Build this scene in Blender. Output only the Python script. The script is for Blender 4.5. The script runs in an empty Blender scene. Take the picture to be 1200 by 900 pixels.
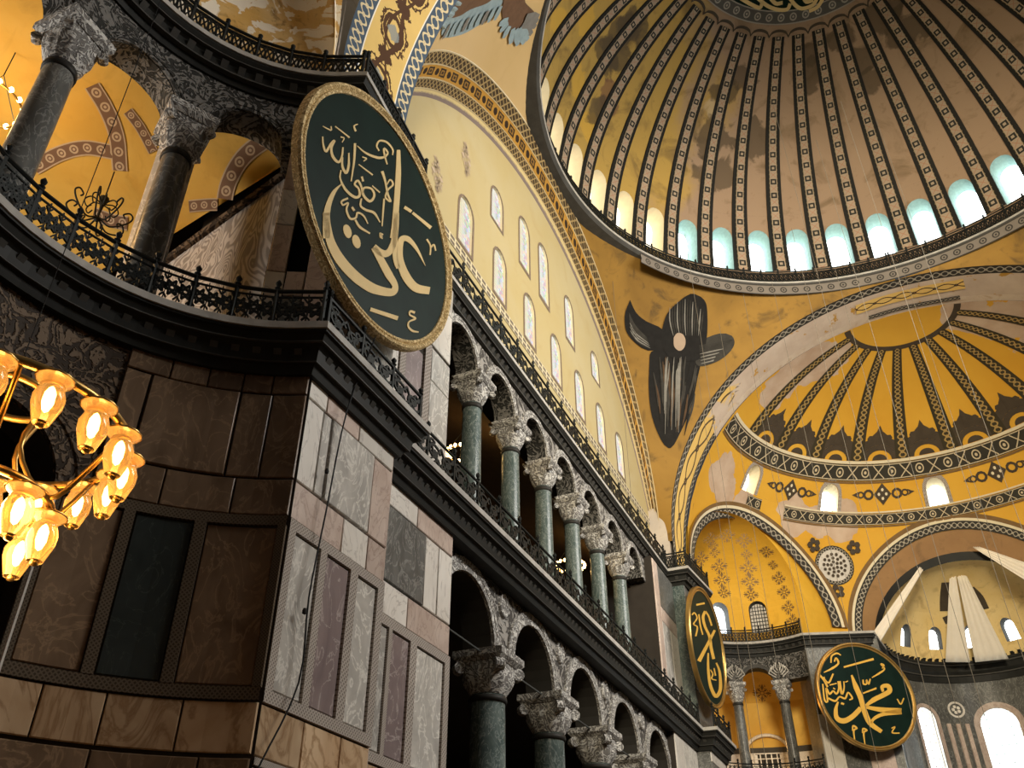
import bpy, math, random
import numpy as np
from mathutils import Vector, Matrix
from mathutils.geometry import tessellate_polygon
random.seed(7)
PI = math.pi
C = bpy.context.scene.collection
scn = bpy.context.scene

# ------------------------------------------------------------------ camera
CAM = np.array([-30.49675, 4.76791, 1.60593])
YAW, PITCH, ROLL, FPX = 0.471181, 0.577611, 0.025618, 1020.9045
PPX, PPY = 557.657, 503.867            # principal point of the cropped photograph


def cam_axes():
    f = np.array([math.cos(PITCH) * math.cos(YAW), math.cos(PITCH) * math.sin(YAW), math.sin(PITCH)])
    r = np.array([math.sin(YAW), -math.cos(YAW), 0])
    u = np.cross(r, f)
    c, s = math.cos(ROLL), math.sin(ROLL)
    return np.array([c * r + s * u, -s * r + c * u, f])


RC = cam_axes()
cd = bpy.data.cameras.new('camera')
cam = bpy.data.objects.new('camera', cd)
C.objects.link(cam)
m = Matrix.Identity(4)
for i in range(3):
    m[i][0], m[i][1], m[i][2], m[i][3] = RC[0][i], RC[1][i], -RC[2][i], CAM[i]
cam.matrix_world = m
cd.sensor_width = 36
cd.lens = FPX / 1200 * 36
cd.shift_x = (600 - PPX) / 1200
cd.shift_y = (PPY - 450) / 1200
cd.clip_end = 500
scn.camera = cam

# ------------------------------------------------------------------ light, sky, exposure
w = bpy.data.worlds.new('sky')
scn.world = w
w.use_nodes = True
w.node_tree.nodes['Background'].inputs[0].default_value = (0.80, 0.90, 1.0, 1)
w.node_tree.nodes['Background'].inputs[1].default_value = 0.06


def area(name, loc, target, sx, sy, power, col, spread=180):
    l = bpy.data.lights.new(name, 'AREA')
    l.shape = 'RECTANGLE'
    l.size, l.size_y, l.energy, l.color = sx, sy, power, col
    l.spread = math.radians(spread)
    o = bpy.data.objects.new(name, l)
    C.objects.link(o)
    o.location = loc
    o.rotation_euler = (Vector(target) - Vector(loc)).to_track_quat('-Z', 'Y').to_euler()
    return o


# daylight of the south tympanum windows and of the great west window
area('south_window_light', (-2, -15.5, 31), (0, 16, 22), 24, 9, 7300, (1.0, 0.96, 0.90), 130)
area('west_window_light', (-37, -4, 27), (30, 4, 31), 9, 9, 6500, (1.0, 0.86, 0.62), 75)
# fill light added to brighten the veined wall, standing for unseen gallery windows
area('gallery_fill_light', (-28, 24.5, 17.5), (-19, 18, 17.5), 3, 3, 520, (1.0, 0.95, 0.88))
scn.view_settings.view_transform = 'Standard'
scn.view_settings.look = 'None'
scn.view_settings.exposure = 0.0
scn.view_settings.gamma = 1.0
scn.view_settings.use_curve_mapping = False
scn.cycles.max_bounces = 6
scn.cycles.diffuse_bounces = 4
scn.cycles.glossy_bounces = 2
scn.cycles.transmission_bounces = 2
scn.cycles.transparent_max_bounces = 4
scn.cycles.sample_clamp_indirect = 4
scn.cycles.caustics_reflective = False
scn.cycles.caustics_refractive = False
scn.cycles.use_denoising = True


# ------------------------------------------------------------------ pixel rays
def ray(px, py):
    return np.array([(px - PPX) / FPX, -(py - PPY) / FPX, 1.0]) @ RC


def onx(px, py, x):
    d = ray(px, py)
    return CAM + d * (x - CAM[0]) / d[0]


def ony(px, py, y):
    d = ray(px, py)
    return CAM + d * (y - CAM[1]) / d[1]


def onz(px, py, z):
    d = ray(px, py)
    return CAM + d * (z - CAM[2]) / d[2]


class Surf:
    """a parametric surface sampled as a grid; hit() meets it with the line of sight of a pixel"""
    def __init__(s, fn, us, vs):
        s.us, s.vs = us, vs
        s.P = np.array([[fn(u, v) for v in vs] for u in us], float)
        a, b, c, d = s.P[:-1, :-1], s.P[1:, :-1], s.P[1:, 1:], s.P[:-1, 1:]
        s.T = np.concatenate([np.stack([a, b, c], 2).reshape(-1, 3, 3), np.stack([a, c, d], 2).reshape(-1, 3, 3)])
        s.e1 = s.T[:, 1] - s.T[:, 0]
        s.e2 = s.T[:, 2] - s.T[:, 0]

    def hit(s, px, py, off=0.0):
        d = ray(px, py)
        h = np.cross(d, s.e2)
        det = (s.e1 * h).sum(1)
        det = np.where(abs(det) < 1e-9, 1e-9, det)
        q = CAM - s.T[:, 0]
        u = (q * h).sum(1) / det
        qq = np.cross(q, s.e1)
        v = (qq @ d) / det
        t = (s.e2 * qq).sum(1) / det
        ok = (u > -1e-4) & (v > -1e-4) & (u + v < 1.0002) & (t > 0)
        if not ok.any():
            return None, None
        t = np.where(ok, t, 1e9)
        i = int(np.argmin(t))
        n = np.cross(s.e1[i], s.e2[i])
        n = n / np.linalg.norm(n)
        if n @ d > 0:
            n = -n
        return CAM + d * t[i] + n * off, n


# ------------------------------------------------------------------ mesh building
class MB:
    def __init__(s):
        s.v, s.f, s.uv = [], [], []

    def add(s, vs, fs, uvs=None):
        b = len(s.v)
        s.v += [tuple(map(float, p)) for p in vs]
        for k, f in enumerate(fs):
            s.f.append(tuple(b + i for i in f))
            s.uv.append(uvs[k] if uvs else [(0, 0)] * len(f))

    def grid(s, rows, uvf=None, close=False, flip=False):
        """rows: list of equally long point lists"""
        n, k = len(rows), len(rows[0])
        vs = [p for r in rows for p in r]
        fs, uvs = [], []
        for i in range(n - 1):
            for j in range(k if close else k - 1):
                j2 = (j + 1) % k
                q = [(i, j), (i + 1, j), (i + 1, j2), (i, j2)]
                if flip:
                    q = q[::-1]
                fs.append([a * k + b for a, b in q])
                if uvf:
                    uvs.append([uvf(a, (j + 1 if (b == j2 and close) else b)) for a, b in q])
        s.add(vs, fs, uvs or None)

    def hexa(s, p):
        s.add(p, [(0, 3, 2, 1), (4, 5, 6, 7), (0, 1, 5, 4), (1, 2, 6, 5), (2, 3, 7, 6), (3, 0, 4, 7)])

    def box(s, x0, x1, y0, y1, z0, z1):
        s.hexa([(x0, y0, z0), (x1, y0, z0), (x1, y1, z0), (x0, y1, z0), (x0, y0, z1), (x1, y0, z1), (x1, y1, z1), (x0, y1, z1)])

    def lathe(s, prof, n=24, c=(0, 0, 0), a0=0.0, a1=2 * PI):
        full = abs(a1 - a0 - 2 * PI) < 1e-6
        k = n if full else n + 1
        rows = [[(c[0] + r * math.cos(a0 + (a1 - a0) * j / n), c[1] + r * math.sin(a0 + (a1 - a0) * j / n), c[2] + z) for j in range(k)] for r, z in prof]
        s.grid(rows, close=full, flip=True)

    def tube(s, pts, r, n=6, closed=False, caps=True):
        P = [Vector(p) for p in pts]
        k = len(P)
        rows = []
        ref = None
        for i in range(k):
            a = P[(i - 1) % k] if (closed or i > 0) else P[i]
            b = P[(i + 1) % k] if (closed or i < k - 1) else P[i]
            t = (b - a).normalized()
            if ref is None:
                ref = t.orthogonal().normalized()
            ref = (ref - t * ref.dot(t)).normalized()
            bi = t.cross(ref)
            rr = r[i] if isinstance(r, (list, tuple)) else r
            rows.append([P[i] + (ref * math.cos(2 * PI * j / n) + bi * math.sin(2 * PI * j / n)) * rr for j in range(n)])
        if closed:
            rows.append(rows[0])
        s.grid(rows, close=True, flip=True)
        if caps and not closed:
            s.add(rows[0], [tuple(range(n))])
            s.add(rows[-1], [tuple(range(n))[::-1]])

    def prism(s, poly, d):
        """poly: planar 3D outline, d: thickness vector"""
        n = len(poly)
        b = [tuple(np.array(p) + np.array(d)) for p in poly]
        s.add(list(poly) + b, [tuple(range(n)), tuple(range(2 * n - 1, n - 1, -1))] + [(i, i + n, (i + 1) % n + n, (i + 1) % n) for i in range(n)])

    def mesh(s, name, mat, smooth=False):
        me = bpy.data.meshes.new(name)
        me.from_pydata(s.v, [], s.f)
        if any(u != (0, 0) for f in s.uv[:50] for u in f):
            l = me.uv_layers.new(name='UVMap')
            l.data.foreach_set('uv', np.array([c for f in s.uv for u in f for c in u], 'f'))
        me.materials.append(mat)
        if smooth:
            me.polygons.foreach_set('use_smooth', [True] * len(me.polygons))
        me.update()
        return me

    def build(s, name, mat, parent=None, smooth=False, label=None):
        return link(name, s.mesh(name, mat, smooth), parent, label)


def link(name, me, parent=None, label=None):
    o = bpy.data.objects.new(name, me)
    C.objects.link(o)
    if parent is not None:
        o.parent = parent
    if label:
        o['label'] = label
    return o


def thing(name, label, cat, loc=(0, 0, 0), rz=0.0, group=None):
    o = bpy.data.objects.new(name, None)
    C.objects.link(o)
    o.empty_display_size = .2
    o.location = loc
    o.rotation_euler = (0, 0, rz)
    return tag(o, label, cat, group)


def tag(o, label, cat, group=None):
    o['label'] = label
    o['category'] = cat
    if group:
        o['group'] = group
    return o


def struct(o, label=None, cat=None):
    o['kind'] = 'structure'
    if label:
        o['label'] = label
        o['category'] = cat or 'wall'
    return o


def stuff(o):
    o['kind'] = 'stuff'
    return o


def dup(root, loc=None, rz=None, label=None, mat4=None):
    r = root.copy()
    C.objects.link(r)
    if loc is not None:
        r.location = loc
    if rz is not None:
        r.rotation_euler = (0, 0, rz)
    if mat4 is not None:
        r.matrix_world = mat4
    if label:
        r['label'] = label
    for ch in list(root.children):
        c = ch.copy()
        C.objects.link(c)
        c.parent = r
        for g in ch.children:
            d = g.copy()
            C.objects.link(d)
            d.parent = c
    return r


# ------------------------------------------------------------------ node materials
class X:
    def __init__(s, g, k):
        s.g, s.k = g, k

    def __add__(s, o): return s.g.m('ADD', s, o)
    def __radd__(s, o): return s.g.m('ADD', s, o)
    def __sub__(s, o): return s.g.m('SUBTRACT', s, o)
    def __rsub__(s, o): return s.g.m('SUBTRACT', o, s)
    def __mul__(s, o): return s.g.m('MULTIPLY', s, o)
    def __rmul__(s, o): return s.g.m('MULTIPLY', s, o)
    def __truediv__(s, o): return s.g.m('DIVIDE', s, o)
    def lt(s, o): return s.g.m('LESS_THAN', s, o)
    def gt(s, o): return s.g.m('GREATER_THAN', s, o)
    def abs(s): return s.g.m('ABSOLUTE', s)
    def frac(s): return s.g.m('FRACT', s)
    def sin(s): return s.g.m('SINE', s)
    def sqrt(s): return s.g.m('SQRT', s)
    def max(s, o): return s.g.m('MAXIMUM', s, o)
    def min(s, o): return s.g.m('MINIMUM', s, o)
    def pow(s, o): return s.g.m('POWER', s, o)
    def sat(s):
        r = s.g.m('ADD', s, 0.0)
        r.k.node.use_clamp = True
        return r


class G:
    def __init__(s, name, rough=.6, metal=0.0, spec=.4):
        s.mat = bpy.data.materials.new(name)
        s.mat.use_nodes = True
        s.t = s.mat.node_tree
        s.b = s.t.nodes['Principled BSDF']
        s.b.inputs['Roughness'].default_value = rough
        s.b.inputs['Metallic'].default_value = metal
        s.b.inputs['Specular IOR Level'].default_value = spec
        s.tc = None

    def n(s, k): return s.t.nodes.new(k)

    def put(s, sock, v):
        if isinstance(v, X):
            s.t.links.new(v.k, sock)
        elif hasattr(v, 'is_output'):
            s.t.links.new(v, sock)
        elif isinstance(v, (tuple, list)):
            sock.default_value = (*v, 1) if len(v) == 3 and sock.type == 'RGBA' else v
        else:
            sock.default_value = v

    def m(s, op, a, b=None):
        n = s.n('ShaderNodeMath')
        n.operation = op
        s.put(n.inputs[0], a)
        if b is not None:
            s.put(n.inputs[1], b)
        return X(s, n.outputs[0])

    def coord(s, k='Object'):
        if s.tc is None:
            s.tc = s.n('ShaderNodeTexCoord')
        return s.tc.outputs[k]

    def uv(s):
        n = s.n('ShaderNodeSeparateXYZ')
        s.put(n.inputs[0], s.coord('UV'))
        return X(s, n.outputs[0]), X(s, n.outputs[1])

    def xyz(s, v=None):
        n = s.n('ShaderNodeSeparateXYZ')
        s.put(n.inputs[0], v or s.coord())
        return [X(s, n.outputs[i]) for i in range(3)]

    def rnd(s):
        n = s.n('ShaderNodeObjectInfo')
        return X(s, n.outputs['Random'])

    def shifted(s, k=40.0):
        n = s.n('ShaderNodeVectorMath')
        n.operation = 'ADD'
        s.put(n.inputs[0], s.coord())
        c = s.n('ShaderNodeCombineXYZ')
        r = s.rnd()
        for i, f in enumerate((1.0, 1.7, 2.3)):
            s.put(c.inputs[i], r * (k * f))
        s.put(n.inputs[1], c.outputs[0])
        return n.outputs[0]

    def scaled(s, v, sc):
        n = s.n('ShaderNodeVectorMath')
        n.operation = 'MULTIPLY'
        s.put(n.inputs[0], v)
        n.inputs[1].default_value = sc
        return n.outputs[0]

    def noise(s, sc, det=4, dist=0.0, v=None, rough=.55):
        n = s.n('ShaderNodeTexNoise')
        n.inputs['Scale'].default_value = sc
        n.inputs['Detail'].default_value = det
        n.inputs['Distortion'].default_value = dist
        n.inputs['Roughness'].default_value = rough
        s.put(n.inputs['Vector'], v or s.coord())
        return X(s, n.outputs[0])

    def voro(s, sc, feat='F1', v=None):
        n = s.n('ShaderNodeTexVoronoi')
        n.feature = feat
        n.inputs['Scale'].default_value = sc
        s.put(n.inputs['Vector'], v or s.coord())
        return X(s, n.outputs[0])

    def wave(s, sc, dist, det=3, v=None, dsc=1.0, kind='BANDS', dirn='X'):
        n = s.n('ShaderNodeTexWave')
        n.wave_type = kind
        n.bands_direction = dirn
        n.inputs['Scale'].default_value = sc
        n.inputs['Distortion'].default_value = dist
        n.inputs['Detail'].default_value = det
        n.inputs['Detail Scale'].default_value = dsc
        s.put(n.inputs['Vector'], v or s.coord())
        return X(s, n.outputs[1])

    def ramp(s, x, lo, hi):
        n = s.n('ShaderNodeMapRange')
        n.clamp = True
        s.put(n.inputs[0], x)
        n.inputs[1].default_value = lo
        n.inputs[2].default_value = hi
        return X(s, n.outputs[0])

    def mix(s, f, a, b):
        n = s.n('ShaderNodeMix')
        n.data_type = 'RGBA'
        s.put(n.inputs[0], f)
        s.put(n.inputs[6], a)
        s.put(n.inputs[7], b)
        return n.outputs[2]

    def mul(s, a, f):
        n = s.n('ShaderNodeMix')
        n.data_type = 'RGBA'
        n.blend_type = 'MULTIPLY'
        n.inputs[0].default_value = 1
        s.put(n.inputs[6], a)
        c = s.n('ShaderNodeCombineColor')
        for i in range(3):
            s.put(c.inputs[i], f)
        s.put(n.inputs[7], c.outputs[0])
        return n.outputs[2]

    def col(s, c):
        s.put(s.b.inputs['Base Color'], c)
        return s

    def bump(s, h, st=.5, dist=.03):
        n = s.n('ShaderNodeBump')
        n.inputs['Strength'].default_value = st
        n.inputs['Distance'].default_value = dist
        s.put(n.inputs['Height'], h)
        s.put(s.b.inputs['Normal'], n.outputs[0])
        return s


M = {}


def marble(name, c1, c2, vein, sc=.9, rough=.28, vw=.035, vary=.35, stretch=(1, 1, .6)):
    g = G(name, rough, spec=.2)
    v = g.scaled(g.shifted(), stretch)
    a = g.noise(sc, 6, 1.2, v)
    c = g.mix(g.ramp(a, .35, .68), c1, c2)
    b = (g.noise(sc * 1.3, 5, 2.2, v) - .5).abs()
    c = g.mix(g.ramp(b, vw, 0.0) * .75, c, vein)
    c = g.mul(c, g.rnd() * vary + (1 - vary * .5))
    g.col(c)
    M[name] = g.mat
    return g


marble('marble_grey', (.36, .34, .31), (.56, .53, .48), (.80, .77, .70), 1.1)
marble('marble_white', (.62, .58, .52), (.74, .70, .64), (.42, .38, .34), .7, vw=.02, vary=.2)
marble('marble_pink', (.48, .37, .31), (.62, .51, .44), (.36, .26, .22), 1.2, vary=.25)
marble('marble_purple', (.20, .15, .15), (.30, .235, .225), (.52, .45, .42), .9, vw=.02)
marble('marble_amber', (.50, .33, .19), (.64, .47, .30), (.30, .17, .08), .8, vw=.06)
marble('marble_shaded_brown', (.13, .085, .052), (.21, .14, .088), (.30, .20, .12), 1.0, vw=.03)  # the pier's marble with dim warm light put into its colour
marble('marble_black', (.022, .028, .026), (.035, .042, .040), (.06, .07, .06), .8, vw=.01)
marble('marble_green', (.055, .078, .074), (.115, .145, .135), (.27, .30, .28), 2.4, vary=.5, rough=.22)
marble('marble_dark', (.085, .085, .08), (.15, .15, .14), (.30, .30, .28), 1.4)
# book-matched veined slabs
g = G('marble_veined', .3)
wv = (g.noise(.55, 3, .6, g.scaled(g.coord(), (1.0, 1.0, .45))) * 200.0).sin() * .5 + .5
g.col(g.mix(g.ramp(wv, .25, .75), (.30, .27, .25), (.62, .58, .54)))
M['marble_veined'] = g.mat


def carved(name, c1, c2, sc, st=.9, rough=.6):
    g = G(name, rough, spec=.15)
    v = g.shifted(9.0)
    b = (g.noise(sc, 2, .9, v) * 40.0).sin()
    e = (g.noise(sc * 2.6, 2, .6, v) * 26.0).sin()
    h = g.ramp(b + e * .55, -.35, .55)
    g.col(g.mix(h * .85 + g.noise(1.5, 3) * .15, c1, c2))
    g.bump(h, st, .05)
    M[name] = g.mat


carved('carved_spandrel', (.045, .041, .038), (.36, .34, .31), 1.15)
carved('carved_dark', (.016, .016, .014), (.19, .18, .165), 1.9)
carved('carved_capital', (.17, .16, .15), (.66, .64, .60), 2.6, 1.0)
carved('carved_frame', (.13, .11, .10), (.50, .45, .40), 5.0, .8)
carved('carved_brown', (.030, .021, .015), (.19, .135, .09), 1.9)
carved('carved_gold', (.45, .30, .12), (.86, .66, .34), 3.6, .9)


def plain(name, c, rough=.6, metal=0.0, var=.25, sc=2.0, spec=.12):
    g = G(name, rough, metal, spec)
    f = g.noise(sc, 5) * (2 * var) + (1 - var)
    g.col(g.mul(c, f))
    M[name] = g.mat
    return g


plain('iron', (.020, .022, .021), .45, .3)
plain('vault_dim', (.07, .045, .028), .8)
plain('iron_light', (.10, .105, .10), .5, .3)
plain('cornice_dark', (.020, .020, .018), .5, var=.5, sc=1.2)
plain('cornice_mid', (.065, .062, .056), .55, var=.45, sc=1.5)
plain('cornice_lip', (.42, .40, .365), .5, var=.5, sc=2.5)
plain('brass', (.62, .40, .13), .3, .9)
plain('collar', (.035, .033, .030), .5, .2)
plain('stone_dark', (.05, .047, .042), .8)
plain('floor_stone', (.13, .085, .05), .35)
plain('grout', (.045, .038, .032), .9)
plain('reveal_cream', (.72, .64, .46), .7, var=.1)
plain('reveal_haze_teal', (.30, .43, .40), .7, var=.3, sc=5)  # bluish haze light put into the reveal colour of eastern windows
plain('roll_tan', (.50, .40, .23), .7, var=.2)
plain('cloth', (.80, .74, .64), .9, var=.08)
plain('black_cable', (.015, .015, .015), .6)
plain('grey_cable', (.16, .14, .11), .7)
plain('disc_green', (.006, .017, .013), .42, var=.6, sc=1.2, spec=.08)
plain('letter_gold', (.74, .55, .26), .5, 0, var=.15)
plain('letter_orange', (.72, .42, .075), .5, 0, var=.15)
plain('void', (.012, .012, .012), .9)


def plaster(name, c1, c2, stain=(.30, .18, .06), sc=.25, rough=.6, amt=.5, flake=None):
    g = G(name, rough, spec=.1)
    a = g.noise(sc, 6, .6)
    c = g.mix(g.ramp(a, .35, .65), c1, c2)
    s_ = g.ramp(g.noise(sc * 2.6, 8, 1.0), .56, .72)
    c = g.mix(s_ * amt, c, stain)
    c = g.mix(g.ramp(g.noise(sc * 9, 5), .6, .75) * (amt * .5), c, stain)
    if flake:
        c = g.mix(g.ramp(g.noise(flake[1], 7, .8), flake[2], flake[2] + .02), c, flake[0])
    g.col(c)
    M[name] = g.mat
    return g


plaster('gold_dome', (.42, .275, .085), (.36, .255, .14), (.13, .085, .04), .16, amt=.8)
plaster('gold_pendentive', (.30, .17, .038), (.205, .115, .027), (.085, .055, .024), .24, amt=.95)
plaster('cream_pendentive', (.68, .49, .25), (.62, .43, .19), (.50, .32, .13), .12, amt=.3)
plaster('gold_semidome', (.72, .41, .055), (.66, .35, .04), (.50, .25, .03), .2, amt=.3)
plaster('gold_conch', (.78, .46, .055), (.72, .40, .04), (.52, .28, .03), .3, amt=.3)
plaster('gold_apse', (.80, .62, .30), (.74, .54, .22), (.34, .22, .09), .35, amt=.6)
plaster('gold_gallery', (.72, .47, .11), (.64, .38, .07), (.42, .24, .05), .4, amt=.35)
plaster('gold_old', (.66, .40, .12), (.74, .54, .26), (.20, .10, .03), .7, amt=.9, flake=((.90, .82, .68), 1.3, .54))
plaster('cream_tympanum', (.47, .395, .225), (.455, .365, .18), (.40, .29, .13), .2, amt=.35)
plaster('white_plaster', (.70, .60, .49), (.60, .49, .39), (.48, .32, .18), .5, amt=.7)
plaster('grey_plaster', (.46, .41, .36), (.56, .49, .42), (.34, .25, .18), .5, amt=.6)
plaster('brown_vault', (.34, .20, .09), (.27, .155, .07), (.16, .10, .05), .3, amt=.7)


# ---- painted bands: u runs 0..1 across, v along in band widths
def band(name, fn, rough=.6, wear=.35):
    g = G(name, rough, spec=.08)
    u, v = g.uv()
    c = fn(g, u, v)
    f = g.noise(.7, 6) * wear + (1 - wear * .5)
    g.col(g.mul(c, f))
    M[name] = g.mat


def OR(a, b): return a.max(b)


def inside(x, lo, hi): return x.gt(lo) * x.lt(hi)


def f_rib(g, u, v):
    c = (u - .5).abs()
    col = g.mix(0.0, (.36, .28, .20), (0, 0, 0))
    fv = ((v * 1.05).frac() - .5).abs() / 1.05
    mm = fv.max(c)
    ring = inside(mm, .085, .19)
    fx = ((v * 1.05 + .5).frac() - .5).abs() / 1.05
    cr = (fx - c).abs().lt(.035) * fx.max(c).lt(.2)
    col = g.mix(cr * .7, col, (.36, .17, .10))
    col = g.mix(ring, col, (.030, .030, .026))
    edge = c.gt(.23)
    teeth = ((v * 3.2).frac() - .5).abs() * .16
    dark = inside(c, .25, .5) * (c + teeth).gt(.285)
    col = g.mix(edge, col, (.22, .165, .09))
    return g.mix(dark, col, (.020, .019, .017))


def f_xo(g, u, v):
    c = (u - .5).abs()
    a = (v * .5).frac() * 2
    f1 = ((a - .5).abs())
    f2 = ((a - 1.5).abs())
    r1 = (f1 * f1 + (u - .5) * (u - .5)).sqrt()
    ring = OR(inside(r1, .22, .30), r1.lt(.10))
    xx = (f2 - c).abs().lt(.05) * f2.lt(.40)
    edge = inside(c, .40, .455)
    return g.mix(OR(OR(ring, xx), edge), (.045, .042, .034), (.56, .47, .32))


def f_chain(bg, fg, per=1.0, w=.07, amp=.30):
    def f(g, u, v):
        t = v * (2 * PI / per)
        s1 = t.sin() * amp + .5
        d1 = (u - s1).abs().lt(w)
        d2 = (u - (1 - s1)).abs().lt(w)
        tt = ((v / per + .25) * 2).frac() - .5
        rr = (tt * tt * (.25 * per * per) + (u - .5) * (u - .5)).sqrt()
        dot = inside(rr, .07, .13)
        c = g.mix(OR(OR(d1, d2), dot), bg, fg)
        return c
    return f


def f_vine(g, u, v):
    t = v * (2 * PI / 2.2)
    n = g.noise(3.0, 2) * .1
    nz = (g.noise(4.0, 3) - .5) * .22
    s1 = t.sin() * .16 + .5
    d1 = (u - s1).abs().lt(n + .005)
    d2 = (u - (1 - s1)).abs().lt(.03)
    tt = ((v / 1.1).frac() - .5).abs() * 1.1
    rr = (tt * tt + (u - .5) * (u - .5)).sqrt()
    ring = inside(rr + nz * .5, .20, .29)
    core = (rr + nz).lt(.13)
    qq = (.55 - tt)
    r2 = (qq * qq + (u - .5) * (u - .5) * .45).sqrt()
    leaf = (r2 + nz).lt(.13)
    side = inside(rr + nz * 1.3, .33, .38)
    c = g.mix(OR(OR(d1, d2), OR(ring, OR(leaf, side))), (.70, .49, .17), (.085, .042, .022))
    c = g.mix(core * .85, c, (.26, .29, .29))
    ed = (u - .5).abs().gt(.475)
    return g.mix(ed, c, (.85, .80, .70))


def f_frieze(bg, fg, per=1.0):
    def f(g, u, v):
        tt = ((v / per).frac() - .5).abs() * per
        rr = (tt * tt + (u - .5) * (u - .5)).sqrt()
        ring = inside(rr, .18, .29)
        core = rr.lt(.09)
        ed = (u - .5).abs().gt(.41)
        return g.mix(OR(OR(ring, core), ed), bg, fg)
    return f


def f_net(bg, fg, k=2.0, w=.16):
    def f(g, u, v):
        a = ((u + v) * k).frac() - .5
        b = ((u - v) * k + 50.0).frac() - .5
        ln = OR(a.abs().gt(.5 - w), b.abs().gt(.5 - w))
        return g.mix(ln, bg, fg)
    return f


def f_cart(g, u, v):
    # brown arch band with dark cartouches
    a = (v / 1.6).frac() * 1.6
    n = g.noise(6.0, 3) * .12
    c1 = ((a - .5).abs() * .8).max((u - .5).abs()) + n
    r2 = ((a - 1.25) * (a - 1.25) + (u - .5) * (u - .5)).sqrt() + n
    c = g.mix(OR(c1.lt(.36), r2.lt(.30)), (.40, .21, .04), (.035, .022, .014))
    c = g.mix(inside(c1, .15, .24), c, (.26, .14, .035))
    ed = (u - .5).abs().gt(.46)
    return g.mix(ed, c, (.50, .38, .20))


def f_fringe(g, u, v):
    n = g.noise(5.0, 4) * .35
    teeth = ((v * 4.5).frac() - .5).abs() * .5
    c = g.mix((u + teeth + n).gt(.78), (.56, .44, .21), (.20, .155, .135))
    return c


band('band_rib', f_rib)
band('band_xo', f_xo)
band('band_vine', f_vine)
band('band_cart', f_cart)
band('band_fringe', f_fringe)
band('band_arch_dark', f_chain((.045, .042, .036), (.40, .36, .29), 1.3, .055, .28))
band('band_arch_yellow', f_chain((.78, .53, .17), (.07, .05, .035), 2.4, .05, .26))
band('band_net_blue', f_chain((.07, .10, .14), (.66, .55, .34), 1.2, .07, .32))
band('band_net_gold', f_net((.05, .033, .018), (.32, .225, .10), 1.6, .12))
band('band_ring', f_frieze((.19, .165, .14), (.05, .045, .04), 1.0))
band('band_ring_dark', f_frieze((.10, .095, .085), (.34, .31, .27), 1.0))
band('band_semirib', f_chain((.050, .042, .026), (.40, .27, .10), 1.0, .06, .22))
band('band_gallery', f_frieze((.20, .12, .075), (.52, .40, .27), .9))
band('band_frame', f_net((.20, .17, .15), (.44, .39, .34), 2.6, .2))
band('band_frame_shaded', f_net((.06, .045, .03), (.13, .10, .07), 2.6, .2))  # same carved frame, darkened in colour for the shaded curved wall
def f_ladder(g, u, v):
    a = (u * 2).frac()
    b = (v * 1.1).frac()
    brick = inside(a, .16, .84) * inside(b, .10, .86)
    return g.mix(brick, (.62, .54, .36), (.16, .13, .10))


band('band_ladder', f_ladder)


def emit(name, col, st, base=(.8, .8, .8)):
    g = G(name, .4)
    g.col(base)
    g.b.inputs['Emission Color'].default_value = (*col, 1)
    g.b.inputs['Emission Strength'].default_value = st
    M[name] = g.mat
    return g


emit('pane_sky', (.86, .96, 1.0), 5.0)
emit('pane_warm', (1.0, .93, .78), 2.2)
emit('bulb', (1.0, .60, .16), 30.0)
emit('bulb_small', (1.0, .62, .20), 14.0)
# stained glass lit by the sky: leaded cells, paler on one side, tinted on the other
g = G('stained_glass', .3)
u_, v_ = g.uv()
cu, cv = (u_ * 7.0), (v_ * 7.0)
nn = g.n('ShaderNodeTexVoronoi')
nn.inputs['Scale'].default_value = 6.5
g.put(nn.inputs['Vector'], g.coord())
hs = g.n('ShaderNodeHueSaturation')
hs.inputs['Saturation'].default_value = .75
hs.inputs['Value'].default_value = 1.05
g.put(hs.inputs['Color'], nn.outputs['Color'])
r_ = g.rnd()
pale = g.mix(g.ramp(u_, .2, .7) * .6 + .2, (1.0, .80, .36), (.86, .92, .93))
pale = g.mix(r_.gt(.5) * .6, pale, (.92, .94, .94))
cc = g.mix(g.ramp(u_, .40, .75) * .62 + .12, pale, hs.outputs[0])
ln = OR(((cu.frac() - .5).abs()).gt(.43), ((cv.frac() - .5).abs()).gt(.43))
cc = g.mix(ln * .35, cc, (.25, .24, .24))
g.col((.1, .1, .1))
g.put(g.b.inputs['Emission Color'], cc)
g.b.inputs['Emission Strength'].default_value = .82
M['stained_glass'] = g.mat
# lamp glass
g = G('lamp_glass', .08)
g.col((1.0, .64, .28))
g.b.inputs['Transmission Weight'].default_value = .85
g.b.inputs['Emission Color'].default_value = (1, .48, .10, 1)
g.b.inputs['Emission Strength'].default_value = .25
M['lamp_glass'] = g.mat


# ------------------------------------------------------------------ plan of the building (x east, y north, metres)
EXC, EXR = (24.0, 12.6), 5.28           # exedra centre (mirrored in x) and lower wall radius
ZF1, ZF2 = 13.3, 22.17                  # tops of the two cornices
APC = (33.5, 0.0)


def R_(a): return math.radians(a)


def flat_map(y0):
    return lambda s, d, z: (s, y0 - d, z)


def exe_map(sgn, r0):
    # s is the angle in degrees, measured on the west exedra; d goes towards the nave
    def f(s, d, z):
        r = r0 - d
        return (sgn * (EXC[0] - r * math.cos(R_(s))) if sgn > 0 else -EXC[0] + r * math.cos(R_(s)), EXC[1] + r * math.sin(R_(s)), z)
    return f


WEX = exe_map(-1, EXR)


def lin(a, b, n):
    return [a + (b - a) * i / n for i in range(n + 1)]


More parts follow.
